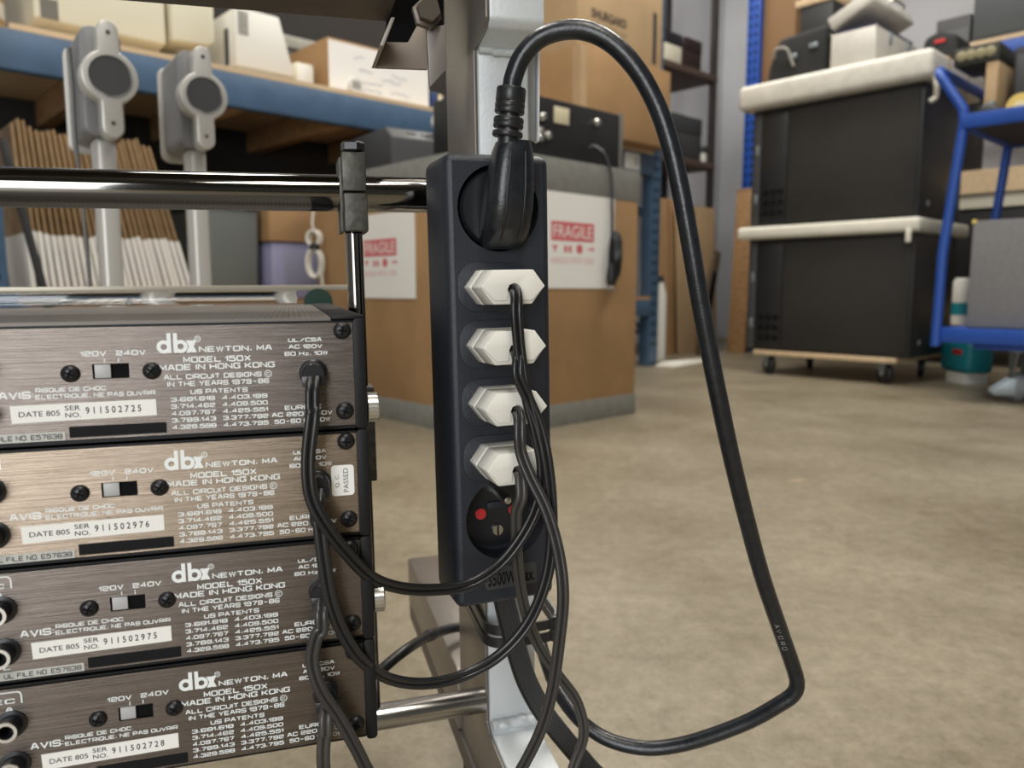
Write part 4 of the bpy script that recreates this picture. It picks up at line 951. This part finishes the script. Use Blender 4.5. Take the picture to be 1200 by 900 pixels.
for k, t in enumerate(amps):
    lb = MB().prism([(-129.0*mm, 13.9*mm), (-79.2*mm, 14.3*mm), (-79.2*mm, 8.0*mm), (-128.8*mm, 7.3*mm)], -0.0002, -0.00005, 'xz').build('serial_label', paper, t)
    m_ = MB(); y = -0.00028
    fonttext(m_, 'DATE 805', -126.3*mm, -112.6*mm, 9.6*mm, 2.0*mm, y, 0.004); fonttext(m_, 'SER', -110.9*mm, -105.6*mm, 11.4*mm, 1.8*mm, y, 0.004); fonttext(m_, 'NO.', -110.9*mm, -105.6*mm, 8.7*mm, 1.8*mm, y, 0.004)
    fonttext(m_, ' '.join(SER[k]), -103.9*mm, -84.6*mm, 9.75*mm, 2.6*mm, y, 0.012)
    m_.build('lettering', print_black, lb)
    if k in (0, 2):
        ku = -1.0*mm; kz = (6.0 if k == 0 else 13.5)*mm
        kn = MB(); prf = []
        n = 44; rings = []
        for h_, s_ in ((0.0016, 0.85), (0.0022, 1.0), (0.0062, 1.0), (0.0068, 0.88)):
            rings.append([Vector((h_, 0.0068 + 0.0062*s_*(1+0.03*(i % 2))*math.cos(2*math.pi*i/n), kz + 0.0062*s_*(1+0.03*(i % 2))*math.sin(2*math.pi*i/n))) for i in range(n)])
        kn.loft(rings); tag(kn.build('thumbscrew', knurl, t, smooth=20), 'knurled nickel thumbscrew')
    if k == 1:
        q_ = MB().prism(rrect(-14.2*mm, -4.9*mm, 16.2*mm, 29.2*mm, 1.4*mm), -0.00025, -0.00005, 'xz').build('passed_sticker', paper, t)
        m_ = MB(); fonttext(m_, 'Q. C.', -10.9*mm, -10.9*mm+5.6*mm, 19.8*mm, 1.7*mm, -0.0003, 0.0, None, 90); fonttext(m_, 'PASSED', -7.3*mm, -7.3*mm+10.2*mm, 17.6*mm, 2.0*mm, -0.0003, 0.0, None, 90)
        m_.build('lettering', print_black, q_)
# perforated lid and right trim of the topmost unit
MB().box(UL_, -0.012, 0.0016, 0.30, PH+0.0009, PH+0.0022).build('perforated_lid', perf, amps[0])
MB().box(-0.0118, 0.0013, 0.0, 0.302, PH+0.0012, PH+0.0030, 0.0006).build('lid_trim', amp_case, amps[0])
MB().lathe([(0.0, 0), (0.011, 0), (0.011, 0.004), (0.0, 0.004)], (-0.0065, 0.30, PH+0.0035), (0, 1, 0), 20).build('green_cap', mat('dark_green', (0.01, 0.05, 0.03), 0.5), amps[0])
# clear acrylic strip lying along the front of the top unit's lid
t = thing('acrylic_strip', 'clear acrylic strip with pale top edge lying across topmost rack unit', 'strip', AM(0) @ Matrix.Translation((0, 0.31, PH+0.003)))
zt_ = 0.0
MB().box(UL_, -0.022, 0.0, 0.012, 0.0, 0.010, 0.0008).build('clear_bar', glass, t)
MB().box(UL_, 0.025, 0.0, 0.012, 0.0102, 0.0142, 0.0004).build('top_edge', mat('pale_edge', (0.52, 0.47, 0.38), 0.3, 0.2), t)

# ------------------------------------------------------------------ power strip
SX, SY = -0.00716, 0.39
SM = tilt_frame(SX, SY, 0.40, 20, 1.15)
ps = thing('power_strip', 'black six-way power strip fixed upright on silver post', 'power strip', SM)
SC = 0.0025; SW = 0.0277; SZ0, SZ1 = 0.2848, 0.5168; SD_ = 0.042
S1 = (0.0006+0.0008+0.001, 0.4905); S6 = (0.0030, 0.3310)
def cav_panel(mb):                                           # front skin with two round openings, built as rings plus strips
    def hole_block(cx, cz, r, z0, z1):
        n = 32; x0, x1 = SC-SW+0.004, SC+SW-0.004
        inner = [Vector((cx+r*math.cos(2*math.pi*k/n), 0, cz+r*math.sin(2*math.pi*k/n))) for k in range(n)]
        outer = []
        for k in range(n):
            a = 2*math.pi*k/n; dx, dz = math.cos(a), math.sin(a); s = 1e9
            if dx > 1e-6: s = min(s, (x1-cx)/dx)
            if dx < -1e-6: s = min(s, (x0-cx)/dx)
            if dz > 1e-6: s = min(s, (z1-cz)/dz)
            if dz < -1e-6: s = min(s, (z0-cz)/dz)
            outer.append(Vector((cx+s*dx, 0, cz+s*dz)))
        corners = [(x1, z1), (x0, z1), (x0, z0), (x1, z0)]
        vo_ = [mb.bm.verts.new(v) for v in outer]; vi = [mb.bm.verts.new(v) for v in inner]
        vd = [mb.bm.verts.new(v + Vector((0, 0.016, 0))) for v in inner]
        fs = []
        for k in range(n):
            j = (k+1) % n; f = [vo_[k], vo_[j], vi[j], vi[k]]
            for c in corners:
                a1, a2 = outer[k], outer[j]
                if (abs(a1.x-c[0]) < 1e-7) != (abs(a2.x-c[0]) < 1e-7) and (abs(a1.z-c[1]) < 1e-7) != (abs(a2.z-c[1]) < 1e-7):
                    f.insert(1, mb.bm.verts.new((c[0], 0, c[1])))
            fs.append(mb.bm.faces.new(f)); fs.append(mb.bm.faces.new([vi[k], vi[j], vd[j], vd[k]]))
        fs.append(mb.bm.faces.new(vd))
        return x0, x1
    zA, zB_ = SZ1-0.004, S1[1]-0.0228
    x0, x1 = hole_block(S1[0], S1[1], 0.0214, zB_, zA)
    zC, zD = S6[1]+0.0228, S6[1]-0.0235
    hole_block(S6[0], S6[1], 0.0220, zD, zC)
    for za, zb in ((zC, zB_), (SZ0+0.004, zD)):
        mb.poly([(x0, 0, za), (x1, 0, za), (x1, 0, zb), (x0, 0, zb)])
    # rounded rim, sides
    fr = [(SC-SW+0.004, SZ0+0.004), (SC+SW-0.004, SZ0+0.004), (SC+SW-0.004, SZ1-0.004), (SC-SW+0.004, SZ1-0.004)]
    rings = []
    for y, g, rr in ((0.0, 0.0, 0.0002), (0.0004, 0.0016, 0.0022), (0.0016, 0.0030, 0.0036), (0.004, 0.004, 0.005), (0.034, 0.0046, 0.006), (0.040, 0.003, 0.005), (SD_, 0.0, 0.003)):
        rings.append([Vector((p[0], y, p[1])) for p in rrect(SC-SW+0.004-g, SC+SW-0.004+g, SZ0+0.004-g, SZ1-0.004+g, rr, 4)])
    V = [[mb.bm.verts.new(p) for p in r] for r in rings]; n = len(V[0])
    for a, b in zip(V, V[1:]):
        for i in range(n): mb.bm.faces.new([a[i], a[(i+1) % n], b[(i+1) % n], b[i]])
    mb.bm.faces.new(V[-1])
    bmesh.ops.recalc_face_normals(mb.bm, faces=mb.bm.faces)
m_ = MB(); cav_panel(m_); m_.build('housing', black_pl, ps, smooth=38)
# empty French socket at the bottom: insert, red shutters, earth pin, screw
ins = MB().lathe([(0.0, 0.0), (0.0195, 0.0), (0.0195, 0.0006), (0.0, 0.0006)], (S6[0], 0.0158, S6[1]), (0, -1, 0), 32).build('socket_insert', black_gl, ps)
for dx in (-0.0095, 0.0095): tag(MB().cyl((S6[0]+dx, 0.0151, S6[1]-0.0005), (S6[0]+dx, 0.0140, S6[1]-0.0005), 0.0030, 18).build('shutter', red_pl, ins), 'red shutter')
MB().lathe([(0.0025, 0), (0.0025, 0.016), (0.0018, 0.0185), (0, 0.019)], (S6[0], 0.015, S6[1]+0.0105), (0, -1, 0), 18).build('earth_pin', knurl, ins)
MB().prism(rrect(S6[0]-0.0058, S6[0]+0.0058, S6[1]+0.0015, S6[1]+0.0055, 0.0018), 0.0135, 0.0150, 'xz', 0.0003).build('insert_rib', black_pl, ins)
MB().cyl((S6[0], 0.0151, S6[1]-0.0105), (S6[0], 0.0138, S6[1]-0.0105), 0.0029, 20).build('insert_screw', knurl, ins)
m_ = MB().box(S6[0]-0.0004, S6[0]+0.0004, 0.0134, 0.0140, S6[1]-0.0132, S6[1]-0.0078).build('screw_slot', hole_blk, ins)
# rating plate
pl = MB().prism(rrect(-0.0095, 0.0195, 0.2935, 0.3055, 0.0018), -0.0007, 0.0002, 'xz', 0.0003).build('rating_plate', mat('grey_black_plastic', (0.045, 0.046, 0.048), 0.45), ps)
m_ = MB(); fonttext(m_, '3500W max.', -0.0080, 0.0182, 0.2955, 0.0072, -0.0010, 0.01); m_.build('lettering', hole_blk, pl)
# --- flat euro plugs and collars
def strip_xz(px, py):                                        # a seen point on the strip's front face, in the strip's frame
    x, z = ray(px, py); g = R(20); ex, ey = math.cos(g), math.sin(g)
    s = (SX - x*SY) / (x*ey - ex); Y = SY + s*ey; zz = EYE + z*Y
    return s + (zz-0.40)*math.tan(R(1.15)), zz
PZ = [strip_xz(585, y)[1] for y in (336.5, 403, 470, 536)]
PXc = S1[0] - 0.0029
PX = [PXc + 0.0002*k for k in range(4)]
for k in range(4):
    x, z = PX[k], PZ[k]
    cl = MB(); pr = []
    w, h, r = 0.0185, 0.0105, 0.0100
    cl.prism(rrect(x-w-0.001, x+w+0.001, z-h-0.0018, z+h+0.0018, 0.0098, 8), -0.0005, 0.0005, 'xz', 0.0003)
    cl.build('outlet_collar', black_pl, ps)
m_ = MB()
m_.box(PX[1]-0.012, PX[1]+0.002, -0.0032, -0.0026, PZ[1]+0.0098, PZ[1]+0.0103); 
m_.bm.free()
MB().box(SC-0.010, SC+0.010, SD_+0.0002, SD_+0.008, 0.33, 0.47, 0.001).build('mount_plate', black_pl, ps)

# ------------------------------------------------------------------ cords of the rack units, with flat plugs in the strip
hexa = lambda x, z, w, h, e: [(x-w, z), (x-w+e, z+h), (x+w-e, z+h), (x+w, z), (x+w-e, z-h), (x-w+e, z-h)]
def strip_world(x, y, z): return SM @ Vector((x, y, z))
def euro_plug(parent, inv, k):
    x, z = PX[k], PZ[k]; Mx = inv @ SM
    b = MB(); b.prism(hexa(x, z, 0.0166, 0.0084, 0.0064), -0.011, -0.0006, 'xz', 0.0006, Mx); p = b.build('plug', plug_white, parent)
    b = MB(); b.prism(hexa(x, z, 0.0160, 0.0081, 0.0062), -0.0265, -0.0112, 'xz', 0.0008, Mx, taper=hexa(x, z, 0.0164, 0.0083, 0.0063)); b.build('plug_body', plug_white, p)
    f = MB()                                                 # face plate that leaves a rim along the lower edge
    f.prism([(x-0.0158, z+0.0003), (x-0.0100, z+0.0080), (x+0.0100, z+0.0080), (x+0.0158, z+0.0003), (x+0.0152, z-0.0004), (x+0.0094, z-0.0062), (x+0.0032, z-0.0062), (x+0.0030, z-0.001), (x+0.0020, z+0.0010), (x, z+0.0017), (x-0.0020, z+0.0010), (x-0.0030, z-0.001), (x-0.0032, z-0.0062), (x-0.0094, z-0.0062), (x-0.0152, z-0.0004)], -0.0276, -0.0266, 'xz', 0.0002, Mx)
    f.build('face_plate', plug_white, p)
    h = MB(); h.prism(circ(x, z-0.0010, 0.0026, 16) , -0.0271, -0.0264, 'xz', 0, Mx); h.build('cable_hole', hole_blk, p)
    for s in (-1, 1):
        pn = MB(); pn.cyl(Mx @ Vector((x+s*0.009, -0.0005, z)), Mx @ Vector((x+s*0.009, 0.014, z)), 0.002, 10); pn.build('pin', knurl, p)
def cord(k, pts, m):
    g = AM(k) @ Vector((-0.0198, -0.0062, 0.0205))
    x, z = PX[k], PZ[k]
    end = [strip_world(x-0.0008, -0.0330, z-0.013), strip_world(x-0.0003, -0.0318, z-0.0055), strip_world(x, -0.0288, z-0.0016), strip_world(x, -0.0262, z-0.001)]
    start = [g, g + Vector((0.0004, -0.0042, -0.004)), g + Vector((0.0004, -0.0052, -0.011))]
    P = smoothpath(start + pts + end, 8)
    inv = AM(k).inverted()
    m_ = MB()
    for sd in (-1, 1): m_.tube(P, 0.00155, 10, side=(0, 1, 0), off=sd*0.0014)
    m_.bm.transform(inv); c_ = m_.build('power_cord', m, amps[k])
    euro_plug(c_, inv, k)
cord(0, [at(366, 490, .298), at(361, 540, .297), at(365, 583, .297), at(383, 618, .299), at(408, 650, .306), at(436, 677, .318), at(470, 689, .332), at(510, 691, .344), at(550, 685, .353), at(585, 662, .359), at(612, 628, .362), at(630, 590, .363), at(636, 550, .363), at(628, 505, .362), at(616, 458, .361), at(609, 412, .360)],
     cable_blk)
cord(1, [at(374, 612, .300), at(380, 660, .300), at(388, 705, .302), at(402, 742, .306), at(425, 775, .314), at(458, 796, .330), at(500, 801, .342), at(545, 791, .352), at(585, 768, .358), at(617, 733, .361), at(637, 690, .362), at(646, 645, .363), at(646, 590, .363), at(641, 540, .362), at(632, 500, .362), at(619, 468, .361)],
     mat('charcoal_flex', (0.017, 0.017, 0.019), 0.28))
cord(2, [at(371, 745, .300), at(366, 775, .300), at(376, 808, .300), at(398, 842, .303), at(417, 876, .306), at(436, 912, .312), at(480, 980, .330), at(560, 985, .350), at(603, 915, .352), at(632, 860, .352), at(647, 810, .352), at(655, 755, .352), at(660, 700, .352), at(655, 650, .354), at(641, 600, .356), at(621, 558, .358), at(611, 532, .359)],
     mat('shiny_grey_flex', (0.036, 0.034, 0.034), 0.25))
cord(3, [at(381, 855, .302), at(380, 905, .303), at(400, 985, .315), at(520, 1040, .345), at(640, 985, .39), at(672, 898, .40), at(684, 860, .40), at(676, 822, .40), at(655, 792, .398), at(634, 762, .392), at(620, 730, .386), at(611, 695, .378), at(606, 655, .370), at(605, 625, .364), at(605, 600, .361)],
     cable_gry)

# ------------------------------------------------------------------ thick cable with angled mains plug
o = Matrix.Translation(strip_world(S1[0], -0.01, S1[1]))
mc = thing('mains_cable', 'thick black rubber cable looping right from angled plug in the strip', 'cable', o)
inv = o.inverted()
def ring_at(x, z, hw, f, b, n=28):
    cy = (f+b)/2; hd = (b-f)/2; out = []
    for k in range(n):
        a = 2*math.pi*k/n; ca, sa = math.cos(a), math.sin(a); e = 0.72
        out.append(inv @ SM @ Vector((x + hw*math.copysign(abs(ca)**e, ca), cy + hd*math.copysign(abs(sa)**e, sa), z)))
    return out
gx = S1[0]
body = MB().loft([ring_at(gx+0.0008+dx, z, hw, f, b) for z, dx, hw, f, b in
   ((0.5205, 0.0032, 0.0080, -0.0190, -0.0030), (0.5165, 0.0028, 0.0094, -0.0200, -0.0020), (0.5080, 0.0022, 0.0108, -0.0205, -0.0008), (0.4980, 0.0014, 0.0117, -0.0205, 0.002),
    (0.4880, 0.0008, 0.0121, -0.0195, 0.006), (0.4800, 0.0004, 0.0120, -0.0165, 0.008), (0.4745, 0.0002, 0.0112, -0.0125, 0.008), (0.4712, 0.0, 0.0096, -0.0080, 0.008), (0.4700, 0.0, 0.0078, -0.0045, 0.008))])
pb_ = body.build('plug', rubber_worn, mc, smooth=60)
m_ = MB()
for dx in (-0.0045, 0.0045):
    m_.tube([inv @ SM @ Vector((gx+0.0008+d2+dx*s, y, z)) for z, d2, s, y in ((0.5150, 0.0028, 0.8, -0.01985), (0.5050, 0.002, 0.9, -0.0205), (0.4980, 0.0014, 1, -0.0204), (0.4880, 0.0008, 1, -0.0195), (0.4800, 0.0004, 1, -0.0166), (0.4745, 0.0002, 1, -0.0126))], 0.0005, 6)
m_.build('seam', rubber, pb_)
MB().lathe([(0.0, 0.0), (0.0192, 0.0), (0.0192, 0.008), (0.0180, 0.0095), (0, 0.0095)], (0, 0, 0), (0, -1, 0), 36).build('plug_face', black_gl, pb_, M=inv @ SM @ Matrix.Translation((S1[0], 0.0105, S1[1])))
main = [at(595, 172, .377), at(597, 140, .3765), at(599, 108, .376), at(602, 90, .376), at(612, 66, .375), at(631, 46, .374), at(657, 36, .373), at(686, 36, .372), at(716, 50, .371), at(745, 80, .370), at(768, 120, .370), at(784, 165, .370), at(797, 220, .370),
        at(808, 280, .371), at(819, 345, .373), at(831, 410, .376), at(843, 470, .38), at(857, 535, .387), at(874, 605, .396), at(893, 675, .406), at(914, 737, .416), at(928, 777, .422), at(934, 800, .424), at(929, 814, .425), at(912, 826, .427),
        at(880, 844, .432), at(840, 860, .437), at(800, 872, .442), at(762, 877, .446), at(728, 872, .450), at(700, 860, .455), at(674, 838, .462), at(653, 808, .478), at(640, 775, .495), at(633, 752, .512)]
def base_off(P, o): return [q - o.translation for q in P]
mp_ = smoothpath(main, 7)
MB().tube(base_off(mp_[14:], o), 0.00445, 20).build('cable', rubber_worn, mc)
m_ = MB()
def relief(p, q, r, w_):
    d = (q-p).normalized(); m_.lathe([(r*0.7, -w_/2), (r*0.95, -w_/2), (r, -w_/2+0.0006), (r, w_/2-0.0006), (r*0.95, w_/2), (r*0.7, w_/2)], p - o.translation, d, 24)
A0, A1 = at(594.5, 160, .377), at(599, 108, .376)
for f, r, w_ in ((0.05, 0.0073, 0.0026), (0.25, 0.0072, 0.0026), (0.36, 0.0072, 0.0026), (0.58, 0.0071, 0.0028), (0.70, 0.0071, 0.0028), (0.93, 0.0070, 0.0066)):
    relief(A0.lerp(A1, f), A1 + (A1-A0), r, w_)
m_.cyl(A0 - o.translation - Vector((0, 0, 0.006)), A1 - o.translation, 0.0048, 16)
m_.build('strain_relief', rubber, pb_)
# printed mark along the cable
m_ = MB()
def along(i0, s, n, size, hgt):
    pts = mp_
    for j, ch in enumerate(s):
        p, q = pts[i0 + j], pts[i0+j+1]
        d = (q-p).normalized(); c = ((p+q)/2); view = (Vector((0, 0, EYE))-c).normalized(); sd = d.cross(view).normalized(); up = -d
        for stt in GL[ch].split(';') if GL[ch] else []:
            P = [c + d*((int(t_[0])-4)/8*size) + sd*((int(t_[1])-4)/8*hgt*-1 + 0.0012) for t_ in stt.split()]
            P = [v_ + (view - d*view.dot(d)).normalized()*math.sqrt(max(1e-9, 0.00452**2 - (v_-c - d*(v_-c).dot(d)).length**2)) - o.translation for v_ in P]
            m_.tube(P, 0.00011, 4)
i_ = min(range(len(mp_)), key=lambda i: (mp_[i]-at(921, 758, .419)).length)
along(i_-6, 'H05VV-F', 7, 0.0024, 0.0018) if False else None
i0 = min(range(len(mp_)), key=lambda i: (mp_[i]-at(909, 735, .416)).length)
dense = []
for a, b in zip(mp_[i0-2:i0+12], mp_[i0-1:i0+13]):
    n = max(1, int((b-a).length/0.0026))
    dense += [a.lerp(b, j/n) for j in range(n)]
mp_keep = mp_; mp_ = dense
along(1, 'AVDRO'[:min(5, len(dense)-3)], 5, 0.0021, 0.0022)
m_.build('cable_marking', mat('faded_white_ink', (0.5, 0.5, 0.48), 0.6), mc)
mp_ = mp_keep
# the strip's own feed, passing behind the post to the left
P = [at(633, 752, .512), at(620, 738, .545), at(592, 732, .575), at(560, 733, .585), at(532, 736, .575), at(505, 744, .55), at(478, 760, .51), at(455, 778, .49), at(438, 794, .478), at(425, 800, .470), at(400, 800, .465), at(330, 770, .47)]
t = thing('black_cable', 'black cable arching behind silver post towards the back of the rack units', 'cable', Matrix.Translation(P[0]))
MB().tube([q-P[0] for q in smoothpath(P)], 0.0037, 14).build('cable', rubber, t)
MB().lathe([(0.0042, -0.006), (0.0046, 0), (0.0042, 0.006)], P[5]-P[0], P[6]-P[4], 14).build('sleeve', rubber, t)
# ribbed flat cable going down right
P = [at(586, 660, .446), at(592, 700, .444), at(601, 738, .443), at(609, 768, .443), at(620, 800, .444), at(638, 833, .445), at(662, 864, .447), at(688, 895, .450), at(712, 925, .452), at(735, 990, .47)]
t = thing('ribbed_cable', 'dark grey flat ribbed cable dropping from strap below power strip', 'cable', Matrix.Translation(P[0]))
m_ = MB(); sp = [q-P[0] for q in smoothpath(P)]
for k in range(6): m_.tube(sp, 0.00115, 8, side=(0, 1, 0), off=(k-2.5)*0.0018)
m_.build('ribbon', ribbed_gry, t)
m_ = MB(); m_.tube(sp, 0.0013, 8, side=(0.0, 1, 0), off=-0.0062); m_.build('edge_wire', cable_blk, t)
# strap that ties the cables to the post
def loop_pts(z, g, dz):
    u0, u1, t0, t1 = U0-0.003-g, U1+0.012+g, TF-0.016-g, TB+0.003+g
    P = []
    for cx, cy, a0 in ((u1-0.012, t1-0.012, 0), (u0+0.012, t1-0.012, 90), (u0+0.012, t0+0.012, 180), (u1-0.012, t0+0.012, 270)):
        for k in range(7):
            a = R(a0+15*k); P.append(RM @ Vector((cx+0.012*math.cos(a), cy+0.012*math.sin(a), z - dz*(0 if False else 1)*max(0, 0.5-(cy+0.012*math.sin(a)-t0)/(t1-t0)))))
    return P
for i, (z, g, lab) in enumerate(((0.2500, 0.0, 'upper black strap tying cables round silver post below the strip'), (0.2425, 0.0006, 'lower black strap just below the other one round silver post'))):
    P = loop_pts(z, g, 0.012); t = thing('cable_strap', lab, 'strap', Matrix.Translation(P[0]))
    m_ = MB()
    rings = []
    for j, p in enumerate(P):
        tn = (P[(j+1) % len(P)]-P[j-1]).normalized(); nrm = tn.cross(Vector((0, 0, 1))).normalized(); up = Vector((0, 0, 1))
        rings.append([p-P[0] + nrm*a + up*b for a, b in ((0.0007, 0.003), (-0.0007, 0.003), (-0.0007, -0.003), (0.0007, -0.003))])
    rings.append(rings[0]); m_.loft(rings, False); m_.build('band', black_gl, t)
    d = P[24]-P[0]
    m_ = MB(); Mx = Matrix.Translation(d) @ Matrix.Rotation(R(16), 4, 'Z'); m_.box(-0.004, 0.004, -0.004, 0.0005, -0.004, 0.004, 0.0008, Mx); m_.build('buckle', black_gl, t)

# a pale sliver of wood on the open floor
ray_ = ray(935, 564); Yf = -EYE / ray_[1]
t = MB().prism([(-0.022, -0.004), (0.0, 0.004), (0.024, 0.003), (0.002, -0.003)], 0.0, 0.0025, 'xy', 0.0005).build('wood_sliver', wood_lt, None, M=Matrix.Translation((ray_[0]*Yf, Yf, 0.0002)))
tag(t, 'small pale sliver lying alone on the concrete floor right of the black cable', 'scrap')
